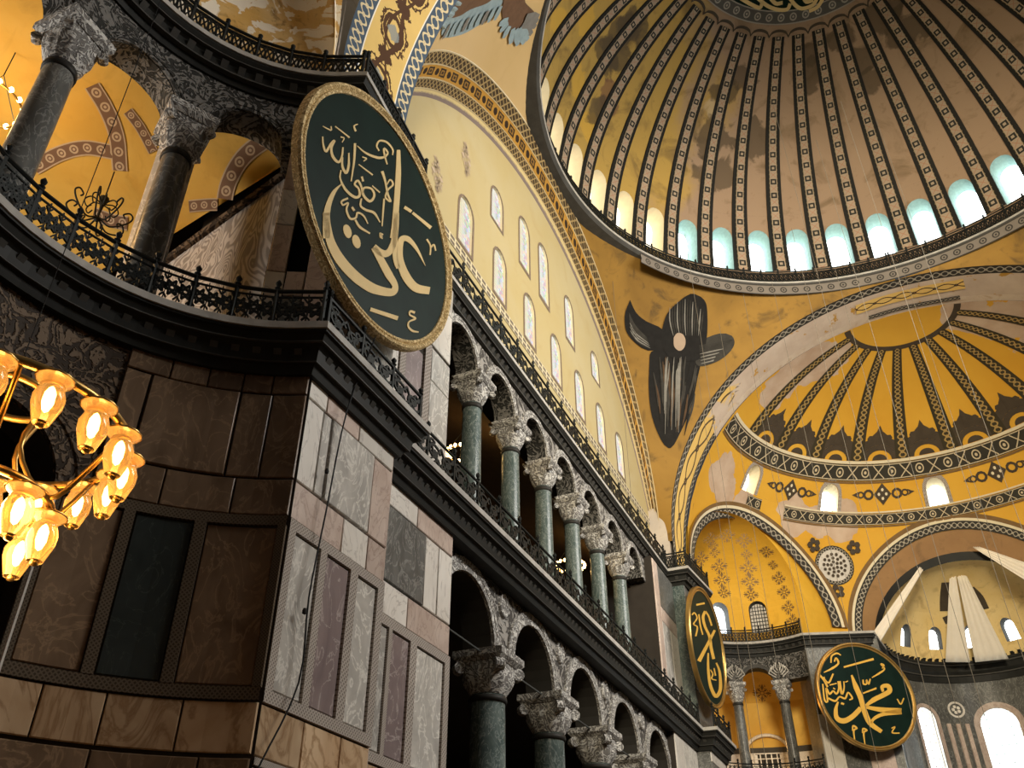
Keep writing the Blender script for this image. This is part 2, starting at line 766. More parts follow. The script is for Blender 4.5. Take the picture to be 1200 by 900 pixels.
def panel(Mp, s0, s1, z0, z1, d0, d1, n=1, b=.018, su=1.0):
    """a slab with bevelled front edges on a wall map; su = metres per unit of s"""
    mb = MB()
    bs = b / su
    rows = []
    ss = lin(s0, s1, n)
    for i, s in enumerate(ss):
        e = s + (bs if i == 0 else -bs if i == n else 0)
        rows.append([Mp(s, d0, z0), Mp(s, d1 - b, z0), Mp(e, d1, z0 + b), Mp(e, d1, z1 - b), Mp(s, d1 - b, z1), Mp(s, d0, z1)])
    L = (s1 - s0) * su
    mb.grid(rows, uvf=lambda i, j: (((0, 0, 0, 1, 1, 1)[j]), L * i / n / max(.05, z1 - z0)))
    mb.add(rows[0], [tuple(range(6))[::-1]])
    mb.add(rows[-1], [tuple(range(6))])
    return mb


def vstrip(Mp, s0, s1, z0, z1, d0, d1, su=1.0):
    """upright strip with v along its height"""
    mb = MB()
    L = (z1 - z0) / ((s1 - s0) * su)
    P = lambda s, z, d: Mp(s, d, z)
    mb.add([P(s0, z0, d1), P(s1, z0, d1), P(s1, z1, d1), P(s0, z1, d1)], [(0, 1, 2, 3)], [[(0, 0), (1, 0), (1, L), (0, L)]])
    mb.add([P(s0, z0, d0), P(s0, z0, d1), P(s0, z1, d1), P(s0, z1, d0), P(s1, z0, d1), P(s1, z0, d0), P(s1, z1, d0), P(s1, z1, d1)],
           [(0, 1, 2, 3), (4, 5, 6, 7)], [[(0, 0), (.1, 0), (.1, L), (0, L)]] * 2)
    return mb


def offs(path, d):
    """offset a plan polyline to its right (the nave side), mitred"""
    P = [Vector(p) for p in path]
    out = []
    for i in range(len(P)):
        t1 = (P[i] - P[i - 1]).normalized() if i > 0 else None
        t2 = (P[i + 1] - P[i]).normalized() if i < len(P) - 1 else None
        t1 = t1 or t2
        t2 = t2 or t1
        n1, n2 = Vector((t1.y, -t1.x)), Vector((t2.y, -t2.x))
        n = (n1 + n2)
        n = n / max(.35, n.dot(n1)) if n.length > 1e-6 else n1
        out.append(P[i] + n * d)
    return out


def sweep(path, prof, uv_scale=None):
    """sweep a closed (d, z) profile along a plan polyline"""
    mb = MB()
    cols = [offs(path, d) for d, z in prof]
    L = [0.0]
    for a, b in zip(path, path[1:]):
        L.append(L[-1] + math.dist(a, b))
    rows = [[(cols[j][i].x, cols[j][i].y, prof[j][1]) for j in range(len(prof))] for i in range(len(path))]
    k = len(prof)
    sc = uv_scale or 1.0
    mb.grid(rows, close=True, uvf=lambda i, j: (j % 2 if uv_scale else j / k, L[i] / sc + .001))
    mb.add(rows[0], [tuple(range(k))[::-1]])
    mb.add(rows[-1], [tuple(range(k))])
    return mb


def arc(c, r, a0, a1, n):
    return [(c[0] + r * math.cos(R_(a)), c[1] + r * math.sin(R_(a))) for a in lin(a0, a1, n)]


def wex_arc(r, a0, a1, n):
    return arc((-EXC[0], EXC[1]), r, a0, a1, n)


def eex_arc(r, a0, a1, n):
    return arc(EXC, r, a0, a1, n)


# plan polylines of the wall faces, west to east
PIER2 = [(30.1, 6.5), (33.5, 6.1)]
LOW = wex_arc(EXR, 200, 21, 36) + [(-15.6, 14.5), (-15.6, 15.2), (15.6, 15.2), (15.6, 14.5), (19.07, 14.5)] + eex_arc(EXR, 159, -25, 36)[1:] + PIER2
APSE = arc(APC, 6.0, 88, -88, 28)
UP = wex_arc(5.45, 200, 21, 36) + [(-15.5, 14.85), (-15.5, 16.05), (15.5, 16.05), (15.5, 14.85), (18.95, 14.55)] + eex_arc(5.45, 159, -25, 36)[1:] + PIER2

# ------------------------------------------------------------------ floor, outer shell (aisle and gallery enclosure)
mb = MB(); mb.box(-42, 44, -20, 30, -.3, 0)
struct(mb.build('floor', M['floor_stone']), 'polished stone floor of the great hall', 'floor')
mb = MB(); mb.box(-42, 44, 27, 27.5, 0, 24)
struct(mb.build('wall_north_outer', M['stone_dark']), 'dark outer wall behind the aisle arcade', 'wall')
mb = MB()
mb.box(-42, 44, -17, -16.2, 0, 22.5)
struct(mb.build('wall_south', M['marble_grey']), 'grey marble wall across the hall', 'wall')
mb = MB()
mb.box(-42, -41.5, -17, 30, 0, 22.5)
struct(mb.build('wall_west', M['marble_pink']), 'marble entrance wall of the hall', 'wall')


def slab_ring(z0, z1, path, name, mat, label):
    mb = MB()
    inner = [(p[0], p[1]) for p in path]
    poly = [Vector((x, y, 0)) for x, y in inner] + [Vector((44, 27, 0)), Vector((-42, 27, 0))]
    tri = tessellate_polygon([poly])
    vs = [(p.x, p.y, z1) for p in poly] + [(p.x, p.y, z0) for p in poly]
    n = len(poly)
    fs = [tuple(t) for t in tri] + [tuple(i + n for i in t[::-1]) for t in tri] + [(i, (i + 1) % n, (i + 1) % n + n, i + n) for i in range(n)]
    mb.add(vs, fs)
    return struct(mb.build(name, mat), label, 'floor')


slab_ring(12.3, 13.2, [(x, y + .02) for x, y in offs(LOW, -.30)], 'floor_gallery', M['stone_dark'], 'dark gallery floor slab above the aisle')
mb = MB(); mb.box(-17.5, 18.2, 16.6, 27, 21.9, 22.1)
struct(mb.build('ceiling_gallery_roof', M['stone_dark']), 'dark flat roof over the north gallery', 'ceiling')


# ------------------------------------------------------------------ the arcades
def arch_z(s, cs, hw, zs, su):
    for c in cs:
        x = (s - c) * su
        if abs(x) <= hw + 1e-6:
            return zs + math.sqrt(max(0, hw * hw - x * x))
    return zs


def arcade(Mp, cs, hw, zs, ztop, s0, s1, thick, su, name, mat, label, soffit=None, na=14):
    ss = {round(s0, 5), round(s1, 5)}
    for c in cs:
        for i in range(na + 1):
            s = c + hw / su * -math.cos(PI * i / na)
            if s0 <= s <= s1:
                ss.add(round(s, 5))
    ss = sorted(ss)
    extra = []
    for a, b in zip(ss, ss[1:]):
        k = int((b - a) * su / .5)
        extra += [a + (b - a) * (i + 1) / (k + 1) for i in range(k)]
    ss = sorted(ss + extra)
    zl = [arch_z(s, cs, hw, zs, su) for s in ss]
    mb = MB()
    for dd, fl in ((0, False), (-thick, True)):
        rows = [[Mp(s, dd, z), Mp(s, dd, (z + ztop) / 2), Mp(s, dd, ztop)] for s, z in zip(ss, zl)]
        mb.grid(rows, flip=fl)
    o = struct(mb.build(name, mat), label, 'arcade')
    mb = MB()
    rows = [[Mp(s, 0, z), Mp(s, -thick, z)] for s, z in zip(ss, zl)]
    mb.grid(rows, flip=False)
    mb.build('soffit', soffit or mat, o)
    return o


def archivolt(Mp, c, hw, zs, su, w, d, parent, mat, n=20, r0=.02, name='archivolt'):
    mb = MB()
    rows = []
    rr = hw + r0
    for i in range(n + 1):
        a = PI * i / n
        ca, sa = -math.cos(a), math.sin(a)
        prof = [(rr, 0), (rr, d), (rr + w * .4, d), (rr + w * .45, d * .6), (rr + w * .55, d * .6), (rr + w * .6, d * .9), (rr + w, d * .9), (rr + w, 0)]
        rows.append([Mp(c + r * ca / su, dd, zs + r * sa) for r, dd in prof])
    L = PI * rr / w
    mb.grid(rows, flip=True, uvf=lambda i, j: (j / 7, L * i / n + .01))
    return mb.build(name, mat, parent)


LOWX = [-7.197 + 4.765 * k + .05 for k in range(4)]
LOWA = [LOWX[0] - 2.3825 + 4.765 * k for k in range(5)]
NL = flat_map(15.58)
low_wall = arcade(NL, LOWA, 1.63, 10.30, 12.4, -11.5, 11.8, .95, 1.0, 'wall_north_lower_arcade', M['carved_spandrel'],
                  'carved grey marble spandrels of the lower five arches', M['stone_dark'])
for c in LOWA:
    archivolt(NL, c, 1.63, 10.30, 1.0, .42, .09, low_wall, M['carved_capital'])
for c in LOWX:                                   # oval bosses in the spandrels
    mb = MB()
    mb.lathe([(.001, .10), (.16, .09), (.22, .05), (.30, .05), (.33, .10), (.38, .09), (.40, 0)], 20)
    b = mb.build('boss', M['carved_capital'], low_wall, True)
    b.matrix_world = Matrix.Translation((c, 15.58, 11.85)) @ Matrix.Rotation(PI / 2, 4, 'X') @ Matrix.Scale(.82, 4, (1, 0, 0))

UPX = [-8.15 + 3.24 * k for k in range(6)]
UPA = [UPX[0] - 1.62 + 3.24 * k for k in range(7)]
NU = flat_map(15.95)
up_wall = arcade(NU, UPA, 1.10, 20.05, 21.45, -11.3, 11.5, .8, 1.0, 'wall_north_gallery_arcade', M['carved_spandrel'],
                 'carved grey spandrels of the seven gallery arches', M['carved_dark'])
for c in UPA:
    archivolt(NU, c, 1.10, 20.05, 1.0, .30, .07, up_wall, M['carved_capital'])


# ------------------------------------------------------------------ columns
def column(label, zb, zcap, zimp, r, mat, group, capmat='carved_capital', capw=2.3):
    """origin at the foot; capital from zcap-zb to zimp-zb"""
    t = thing('marble_column', label, 'column', group=group)
    H = zcap - zb
    h2 = zimp - zb
    mb = MB()
    mb.box(-r * 1.45, r * 1.45, -r * 1.45, r * 1.45, 0, .25)
    mb.lathe([(r * 1.4, .25), (r * 1.45, .32), (r * 1.4, .40), (r * 1.18, .46), (r * 1.25, .54), (r * 1.1, .60), (r, .62)], 24)
    mb.build('base', M['marble_grey'], t)
    mb = MB()
    mb.lathe([(r, .6), (r * 1.01, H * .33), (r * .96, H * .7), (r * .90, H)], 28)
    mb.build('shaft', M[mat], t, True)
    for z in (H - .22, .66):
        mb = MB()
        rr = r * (.91 if z > 1 else 1.0)
        mb.lathe([(rr, z), (rr * 1.09, z + .01), (rr * 1.12, z + .09), (rr * 1.09, z + .17), (rr, z + .18)], 28)
        mb.build('collar', M['collar'], t, True)
    # basket capital: circle below, square above, leaves in relief
    ch = (h2 - H)
    rows = []
    n = 48
    for i in range(9):
        q = i / 8
        row = []
        for j in range(n):
            a = 2 * PI * j / n
            k = q ** 1.6
            sq = 1 / max(abs(math.cos(a)), abs(math.sin(a)))
            rad = r * (.93 + .42 * q + .18 * math.sin(q * PI)) * (1 - k) + r * capw * .52 * min(sq, 1.30) * k
            rad *= 1 + .055 * math.cos(12 * a) * math.sin(q * PI) * (1 if q < .55 else .6)
            row.append((rad * math.cos(a), rad * math.sin(a), H + ch * .74 * q))
        rows.append(row)
    mb = MB()
    mb.grid(rows, close=True, flip=True)
    cap = mb.build('capital', M[capmat], t, True)
    hw = r * capw * .56
    for sx in (-1, 1):
        for sy in (-1, 1):
            mb = MB()
            c = Vector((sx * hw * .93, sy * hw * .93, H + ch * .60))
            rr = r * .33
            ax = Vector((-sx, sy, 0)).normalized()
            ou = Vector((sx, sy, 0)).normalized()
            rows = []
            for s_ in (-.5, .5):
                rows.append([c + ax * (s_ * r * .5) + (ou * math.cos(2 * PI * j / 12) + Vector((0, 0, 1)) * math.sin(2 * PI * j / 12)) * rr for j in range(12)])
            mb.grid(rows, close=True)
            mb.add(rows[0], [tuple(range(12))])
            mb.add(rows[1], [tuple(range(12))[::-1]])
            mb.build('volute', M[capmat], cap)
    mb = MB()
    z0, z1 = H + ch * .74, h2
    a, b = hw * .98, hw * 1.16
    mb.hexa([(-a, -a, z0), (a, -a, z0), (a, a, z0), (-a, a, z0), (-b, -b, z0 + .12), (b, -b, z0 + .12), (b, b, z0 + .12), (-b, b, z0 + .12)])
    mb.box(-b, b, -b, b, z0 + .12, z1)
    mb.build('impost', M[capmat], t)
    return t


col = column('green marble column with carved capital under the lower arcade', 0, 9.07, 10.30, .56, 'marble_green', 'lower north arcade columns', capw=2.25)
for i, x in enumerate(LOWX):
    o = col if i == 0 else dup(col)
    o.location = (x, 16.03, 0)
    o['label'] = 'green marble column of the lower arcade, %s from the near pier' % ('first', 'second', 'third', 'fourth')[i]
col = column('slender green marble column with white capital in the gallery arcade', 13.2, 19.0, 20.05, .36, 'marble_green', 'north gallery columns', capw=2.7)
for i, x in enumerate(UPX):
    o = col if i == 0 else dup(col)
    o.location = (x, 16.32, 13.2)
    o['label'] = 'slender green gallery column with white capital, %s from the near pier' % ('first', 'second', 'third', 'fourth', 'fifth', 'sixth')[i]
# the iron tie rods across the arches
for i, c in enumerate(LOWA[:4]):
    mb = MB(); mb.tube([(c - 1.75, 15.95, 10.22), (c + 1.75, 15.95, 10.22)], .035, 6)
    tag(mb.build('tie_rod', M['iron_light']), 'thin iron tie rod across the lower arch %s from the near pier' % ('first', 'second', 'third', 'fourth')[i], 'tie rod', 'tie rods of the lower arches')

# ------------------------------------------------------------------ cornices
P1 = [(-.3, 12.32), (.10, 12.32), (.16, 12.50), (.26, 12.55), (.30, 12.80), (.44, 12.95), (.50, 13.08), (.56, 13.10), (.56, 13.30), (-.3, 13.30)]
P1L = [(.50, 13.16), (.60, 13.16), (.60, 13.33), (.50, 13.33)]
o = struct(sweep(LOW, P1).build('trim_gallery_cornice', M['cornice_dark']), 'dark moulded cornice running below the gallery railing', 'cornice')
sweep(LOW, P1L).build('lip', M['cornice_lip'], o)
for d, z, h in ((.20, 12.53, .035), (.40, 12.90, .03)):
    sweep(LOW, [(d, z), (d + .06, z), (d + .06, z + h), (d, z + h)]).build('fillet', M['cornice_mid'], o)


def modillions(path, d0, d1, z0, z1, step, wd, name, mat, parent):
    mb = MB()
    for a, b in zip(path, path[1:]):
        a, b = Vector(a), Vector(b)
        L = (b - a).length
        n = max(1, int(L / step))
        t = (b - a) / L
        nn = Vector((t.y, -t.x))
        for i in range(n):
            c = a + t * L * (i + .5) / n
            q = []
            for z in (z0, z1):
                for dd, sgn in ((d0, -1), (d1, -1), (d1, 1), (d0, 1)):
                    p = c + nn * (dd if z == z1 else d0 + (dd - d0) * .4) + t * (sgn * wd / 2)
                    q.append((p.x, p.y, z))
            mb.hexa(q)
    return stuff(mb.build(name, mat, parent))


modillions(LOW, .1, .36, 12.58, 12.80, .34, .16, 'modillion_row', M['cornice_mid'], o)
P2 = [(-.3, 21.25), (.06, 21.25), (.10, 21.45), (.20, 21.50), (.24, 21.75), (.40, 21.88), (.46, 21.97), (.46, 22.17), (-.6, 22.17)]
P2L = [(.42, 22.03), (.50, 22.03), (.50, 22.19), (.42, 22.19)]
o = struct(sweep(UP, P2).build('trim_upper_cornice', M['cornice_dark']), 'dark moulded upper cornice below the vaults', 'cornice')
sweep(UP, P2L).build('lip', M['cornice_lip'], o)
sweep(UP, [(.10, 21.46), (.25, 21.46), (.25, 21.51), (.10, 21.51)]).build('fillet', M['cornice_mid'], o)
sweep(UP, [(.30, 21.82), (.40, 21.82), (.40, 21.86), (.30, 21.86)]).build('fillet', M['cornice_mid'], o)
modillions(UP, .08, .34, 21.54, 21.74, .40, .18, 'modillion_row', M['cornice_mid'], o)


# ------------------------------------------------------------------ wrought balustrades
def lattice(style):
    """panel of unit length along x, unit height along z, centred in y"""
    mb = MB()

    def bar(pts, w, th=.022):
        for a, b in zip(pts, pts[1:]):
            a, b = np.array(a), np.array(b)
            t = (b - a) / (np.linalg.norm(b - a) + 1e-9)
            nx = np.array([-t[1], t[0]]) * w
            q = [a - nx, b - ny if False else b - nx, b + nx, a + nx]
            mb.hexa([(p[0], -th, p[1]) for p in q] + [(p[0], th, p[1]) for p in q])

    def star(cx, cz, r, k, w):
        pts = [(cx + (r if i % 2 == 0 else r * .5) * math.cos(PI * i / k + .2), cz + (r if i % 2 == 0 else r * .5) * math.sin(PI * i / k + .2)) for i in range(2 * k + 1)]
        bar(pts, w)

    def scroll(cx, cz, r, a0, turns, w):
        n = 12
        bar([(cx + r * (1 - .75 * i / n) * math.cos(a0 + turns * 2 * PI * i / n), cz + r * (1 - .75 * i / n) * math.sin(a0 + turns * 2 * PI * i / n)) for i in range(n + 1)], w)

    if style == 'star':
        for cx in (.17, .5, .83):
            star(cx, .48, .20, 6, .026)
            bar([(cx + .07 * math.cos(a), .48 + .07 * math.sin(a)) for a in lin(0, 2 * PI, 8)], .022)
        for cx in (.02, .335, .665, .98):
            bar([(cx, .1), (cx + .03, .5), (cx, .86)], .014)
            bar([(cx - .08, .76), (cx, .66), (cx + .08, .76)], .016)
            bar([(cx - .08, .2), (cx, .3), (cx + .08, .2)], .016)
        bar([(0, .12), (1, .12)], .014)
        bar([(0, .80), (1, .80)], .014)
    elif style == 'scroll':
        for cx, sg in ((.25, 1), (.75, -1)):
            scroll(cx, .52, .25, .3 * sg, 1.2 * sg, .028)
            scroll(cx + .10 * sg, .28, .14, 2.2, -1.1 * sg, .024)
            scroll(cx - .10 * sg, .74, .12, .4, 1.1 * sg, .024)
            star(cx, .5, .09, 5, .022)
        bar([(0, .1), (.3, .45), (.5, .8), (.7, .45), (1, .1)], .022)
        bar([(0, .85), (.25, .5), (.5, .15), (.75, .5), (1, .85)], .022)
        bar([(0, .1), (1, .1)], .014)
    else:                                      # guilloche strip of rings
        for cx in (.125, .375, .625, .875):
            bar([(cx + .12 * math.cos(a), .45 + .28 * math.sin(a)) for a in lin(0, 2 * PI, 10)], .024)
            bar([(cx - .12, .15), (cx + .12, .75)], .018)
            bar([(cx - .12, .75), (cx + .12, .15)], .018)
        bar([(0, .1), (1, .1)], .03)
        bar([(0, .8), (1, .8)], .03)
    return mb


LAT = {k: lattice(k).mesh('lattice_panel', M['iron']) for k in ('star', 'scroll', 'ring')}
mbp = MB()
mbp.box(-.035, .035, -.035, .035, 0, 1.0)
mbp.lathe([(.05, 1.0), (.075, 1.04), (.03, 1.08), (.06, 1.14), (.07, 1.18), (.02, 1.26), (.001, 1.28)], 8)
POST = mbp.mesh('post', M['iron'])


def balustrade(label, path, z, h, L, style, group=None, finial=True, every=1):
    a, b = Vector(path[0]), Vector(path[1])
    c, d = Vector(path[-1]), Vector(path[-2])
    path = [tuple(a + (b - a).normalized() * .07)] + list(path[1:-1]) + [tuple(c + (d - c).normalized() * .07)]
    t = thing('balustrade', label, 'railing', (path[0][0], path[0][1], z), group=group)
    ox, oy = path[0]
    nodes = []
    for a, b in zip(path, path[1:]):
        n = max(1, round(math.dist(a, b) / L))
        nodes += [(a[0] + (b[0] - a[0]) * i / n, a[1] + (b[1] - a[1]) * i / n) for i in range(n)]
    nodes.append(path[-1])
    for k, (x, y) in enumerate(nodes):
        if k % every == 0:
            p = link('post', POST, t)
            p.location = (x - ox, y - oy, 0)
            p.scale = (1, 1, h)
    loc = [(x - ox, y - oy) for x, y in nodes]
    for (x0, y0), (x1, y1) in zip(loc, loc[1:]):
        p = link('lattice_panel', LAT[style], t)
        p.location = (x0, y0, 0)
        p.rotation_euler = (0, 0, math.atan2(y1 - y0, x1 - x0))
        p.scale = (math.dist((x0, y0), (x1, y1)), 1, h)
    for zz, w in ((h * .96, .045), (h * .04, .035)):
        mb = MB()
        mb.tube([(x, y, zz) for x, y in loc], w, 6)
        mb.build('top_rail' if zz > .3 else 'bottom_rail', M['iron'], t)
    return t


def inner(path, d): return [(p.x, p.y) for p in offs(path, d)]


rail_low = inner(LOW, .40)
# split at the corners
nW = 37
balustrade('dark iron star-pattern railing on the curved gallery front', rail_low[0:nW][::2] + ([rail_low[nW - 1]] if (nW - 1) % 2 else []), ZF1, 1.05, 1.3, 'star')
balustrade('dark iron railing beneath the large tilted roundel on the pier', [rail_low[nW - 1]] + rail_low[nW:nW + 1], ZF1, .9, 1.15, 'scroll')
balustrade('long dark iron railing along the gallery arcade', rail_low[nW + 1:nW + 3], ZF1, 1.05, 1.55, 'scroll')
balustrade('dark iron railing below the roundel seen edge-on', rail_low[nW + 3:nW + 5], ZF1, 1.05, 1.15, 'scroll')
balustrade('dark iron railing of the far curved gallery', rail_low[nW + 4:nW + 4 + 37][::2], ZF1, 1.0, 1.0, 'star')
rail_up = inner(UP, .34)
balustrade('dark cast railing on the curved upper cornice', rail_up[0:nW][::2], ZF2, .95, 1.3, 'ring')
balustrade('dark cast railing on the cornice above the tilted roundel', [rail_up[nW - 1], rail_up[nW], rail_up[nW + 1]], ZF2, 1.0, 1.1, 'ring')
balustrade('long dark cast railing below the row of stained windows', rail_up[nW + 1:nW + 3], ZF2, 1.25, 1.6, 'scroll')
balustrade('dark cast railing on the cornice of the far pier', rail_up[nW + 2:nW + 5], ZF2, 1.0, 1.1, 'ring')
balustrade('dark cast railing below the small conch windows', rail_up[nW + 4:nW + 4 + 37][::2], ZF2, .9, 1.0, 'ring')

# ------------------------------------------------------------------ north-west pier: marble revetment
mb = MB()
mb.box(-19.0, -15.65, 14.56, 20, 0, 12.4)
mb.box(-15.7, -11.2, 15.26, 20, 0, 12.4)
pier = struct(mb.build('wall_northwest_pier', M['grout']), 'tall pier clad in framed marble slabs', 'pier')
FA, FB = flat_map(14.56), flat_map(15.26)


def slab(Mp, s0, s1, z0, z1, mat, parent, d=.06, n=1, su=1.0, g=.012, name='marble_panel', label=None):
    o = panel(Mp, s0 + g / su, s1 - g / su, z0 + g, z1 - g, -.02, d, n, su=su).build(name, M[mat], parent)
    if label:
        o['label'] = label
    return o


def frame_h(Mp, s0, s1, z0, z1, parent, mat='band_frame', n=1, su=1.0, d=.10):
    mb = MB()
    L = (s1 - s0) * su / (z1 - z0)
    rows = [[Mp(s, -.02, z0), Mp(s, d, z0), Mp(s, d, z1), Mp(s, -.02, z1)] for s in lin(s0, s1, n)]
    mb.grid(rows, uvf=lambda i, j: ((0, .02, .98, 1)[j], L * i / n + .01))
    return mb.build('carved_strip', M[mat], parent)


def frame_v(Mp, s0, s1, z0, z1, parent, mat='band_frame', su=1.0, d=.10):
    return vstrip(Mp, s0, s1, z0, z1, -.02, d, su).build('carved_strip', M[mat], parent)


# projecting face
for a, b, mt in ((-19.0, -18.35, 'marble_white'), (-18.35, -17.1, 'marble_pink'), (-17.1, -15.62, 'marble_white')):
    slab(FA, a, b, 11.88, 12.36, mt, pier)
for a, b, mt in ((-19.0, -18.42, 'marble_white'), (-18.42, -18.12, 'marble_grey'), (-18.10, -16.44, 'marble_grey'), (-16.42, -15.62, 'marble_pink')):
    slab(FA, a, b, 9.92, 11.86, mt, pier, .09 if b == -16.44 else .06)
for a, b, mt in ((-19.0, -17.3, 'marble_pink'), (-17.3, -16.35, 'marble_white'), (-16.35, -15.62, 'marble_pink')):
    slab(FA, a, b, 9.10, 9.90, mt, pier)
frame_h(FA, -19.0, -15.62, 8.88, 9.09, pier)
frame_h(FA, -19.0, -15.62, 5.66, 5.88, pier)
for a, b in ((-19.0, -18.80), (-17.97, -17.76), (-16.91, -16.65), (-15.86, -15.62)):
    frame_v(FA, a, b, 5.88, 8.88, pier)
for a, b, mt in ((-18.79, -17.98, 'marble_grey'), (-17.75, -16.92, 'marble_purple'), (-16.64, -15.87, 'marble_grey')):
    slab(FA, a, b, 5.90, 8.86, mt, pier, .05)
for a, b in ((-19.0, -17.76), (-17.76, -16.6), (-16.6, -15.62)):
    slab(FA, a, b, 4.80, 5.64, 'marble_amber', pier)
frame_h(FA, -19.0, -15.62, 4.66, 4.78, pier)
for a, b, mt in ((-19.0, -17.2, 'marble_grey'), (-17.2, -15.62, 'marble_purple')):
    slab(FA, a, b, 2.2, 4.64, mt, pier)
# recessed face
slab(FB, -15.6, -13.2, 11.70, 12.36, 'marble_white', pier)
slab(FB, -13.2, -11.22, 11.70, 12.36, 'marble_pink', pier)
slab(FB, -15.58, -12.72, 9.75, 11.68, 'marble_dark', pier, .08)
slab(FB, -12.70, -12.0, 9.75, 11.68, 'marble_white', pier)
slab(FB, -11.98, -11.22, 9.75, 11.68, 'marble_white', pier)
for a, b, mt in ((-15.6, -13.4, 'marble_white'), (-13.4, -11.22, 'marble_pink')):
    slab(FB, a, b, 8.93, 9.73, mt, pier)
frame_h(FB, -15.6, -11.22, 8.68, 8.91, pier)
frame_h(FB, -15.6, -11.22, 5.66, 5.88, pier)
for a, b in ((-14.2, -14.05), (-13.21, -12.9), (-11.48, -11.22)):
    frame_v(FB, a, b, 5.88, 8.68, pier)
for a, b, mt in ((-15.6, -14.21, 'marble_grey'), (-14.04, -13.22, 'marble_purple'), (-12.88, -11.49, 'marble_grey')):
    slab(FB, a, b, 5.90, 8.66, mt, pier, .05)
slab(FB, -15.6, -13.5, 4.8, 5.64, 'marble_amber', pier)
slab(FB, -13.5, -11.22, 4.8, 5.64, 'marble_amber', pier)
# side of the step
mb = MB(); mb.box(-15.66, -15.60, 14.52, 15.3, 2, 12.36)
mb.build('marble_panel', M['marble_pink'], pier)

# ------------------------------------------------------------------ north-west exedra, lower storey: slabs on the curved wall
SU = EXR * PI / 180
mb = MB()
mb.grid([[WEX(s, -.06, 0), WEX(s, -.06, 12.4)] for s in lin(20.6, 60, 20)])
mb.grid([[WEX(s, -.06, 0), WEX(s, -.06, 8.95)] for s in lin(60, 66.5, 4)])
mb.grid([[WEX(66.5, -.06, 0), WEX(66.5, -1.2, 0)], [WEX(66.5, -.06, 8.95), WEX(66.5, -1.2, 8.95)]])
exw = struct(mb.build('wall_northwest_exedra', M['grout']), 'curved wall of brown-shaded marble slabs beside the pier', 'wall')


def xs(s0, s1, z0, z1, mt, d=.02, **k):
    return slab(WEX, s0, s1, z0, z1, mt, exw, d, max(2, int((s1 - s0) / 4)), SU, **k)


for a, b in ((20.9, 29), (29, 35.5), (35.5, 43), (43, 51), (51, 60)):
    xs(a, b, 11.88, 12.36, 'marble_shaded_brown')
xs(20.9, 28.5, 9.90, 11.86, 'marble_shaded_brown')
xs(28.5, 35.4, 9.90, 11.86, 'marble_shaded_brown')
xs(35.6, 54.4, 9.90, 11.86, 'marble_shaded_brown', .05)
xs(54.6, 60, 9.90, 11.86, 'marble_shaded_brown')
for a, b in ((20.9, 33), (33, 47), (47, 60)):
    xs(a, b, 9.10, 9.88, 'marble_shaded_brown')
frame_h(WEX, 20.9, 66.5, 8.88, 9.08, exw, 'band_frame_shaded', 12, SU, .05)
frame_h(WEX, 20.9, 66.5, 5.66, 5.88, exw, 'band_frame_shaded', 12, SU, .05)
for a, b in ((20.9, 22.6), (36.9, 39.2), (50.6, 52.8), (64.4, 66.5)):
    frame_v(WEX, a, b, 5.88, 8.88, exw, 'band_frame_shaded', SU, .06)
xs(22.7, 36.8, 5.90, 8.86, 'marble_shaded_brown', .0)
xs(39.3, 50.5, 5.90, 8.86, 'marble_black', .0)
xs(52.9, 64.3, 5.90, 8.86, 'marble_shaded_brown', .0)
for a, b in ((20.9, 34.5), (34.5, 47.5), (47.5, 58), (58, 66.5)):
    xs(a, b, 4.80, 5.64, 'marble_amber')
for a, b in ((20.9, 30), (30, 48), (48, 66.5)):
    xs(a, b, 2.6, 4.75, 'marble_shaded_brown')
exarc = arcade(exe_map(-1, EXR + .06), [81.3, 118.5, 156], 1.36, 8.90, 12.4, 60, 176, .9, SU, 'wall_northwest_exedra_arcade', M['carved_brown'],
               'carved dark spandrels of the lower exedra arches', M['stone_dark'], 16)
for c in (81.3, 118.5, 156):
    archivolt(exe_map(-1, EXR + .06), c, 1.36, 8.90, SU, .62, .10, exarc, M['carved_brown'])
col = column('dark purple column with carved capital in the lower exedra', 0, 7.6, 8.85, .55, 'marble_purple', 'lower exedra columns')
for i, a in enumerate((99.9, 137.2)):
    o = col if i == 0 else dup(col)
    p = WEX(a, -.45, 0)
    o.location = p
    o.rotation_euler = (0, 0, R_(a))

# ------------------------------------------------------------------ exedra, gallery storey
UR = 5.45
WUP = exe_map(-1, UR)
SU2 = UR * PI / 180
GA = [48.8, 77.2, 107.5, 138, 168]
gx = arcade(WUP, GA, .98, 19.55, 21.35, 36, 183, .8, SU2, 'wall_northwest_exedra_gallery', M['carved_dark'],
            'carved dark spandrels above the curved gallery columns', M['carved_dark'])
for c in GA:
    archivolt(WUP, c, .98, 19.55, SU2, .26, .06, gx, M['carved_dark'])
col = column('dark mottled marble column with carved capital in the curved gallery', 13.2, 18.3, 19.55, .36, 'marble_dark', 'curved gallery columns', capw=2.6)
for i, a in enumerate((62.2, 92.5, 123, 153, 183)):
    o = col if i == 0 else dup(col)
    o.location = WUP(a, -.25, 13.2)
    o['label'] = 'dark mottled column of the curved gallery, %s from the pier with the tilted roundel' % ('first', 'second', 'third', 'fourth', 'fifth')[i]
    o.rotation_euler = (0, 0, R_(a))
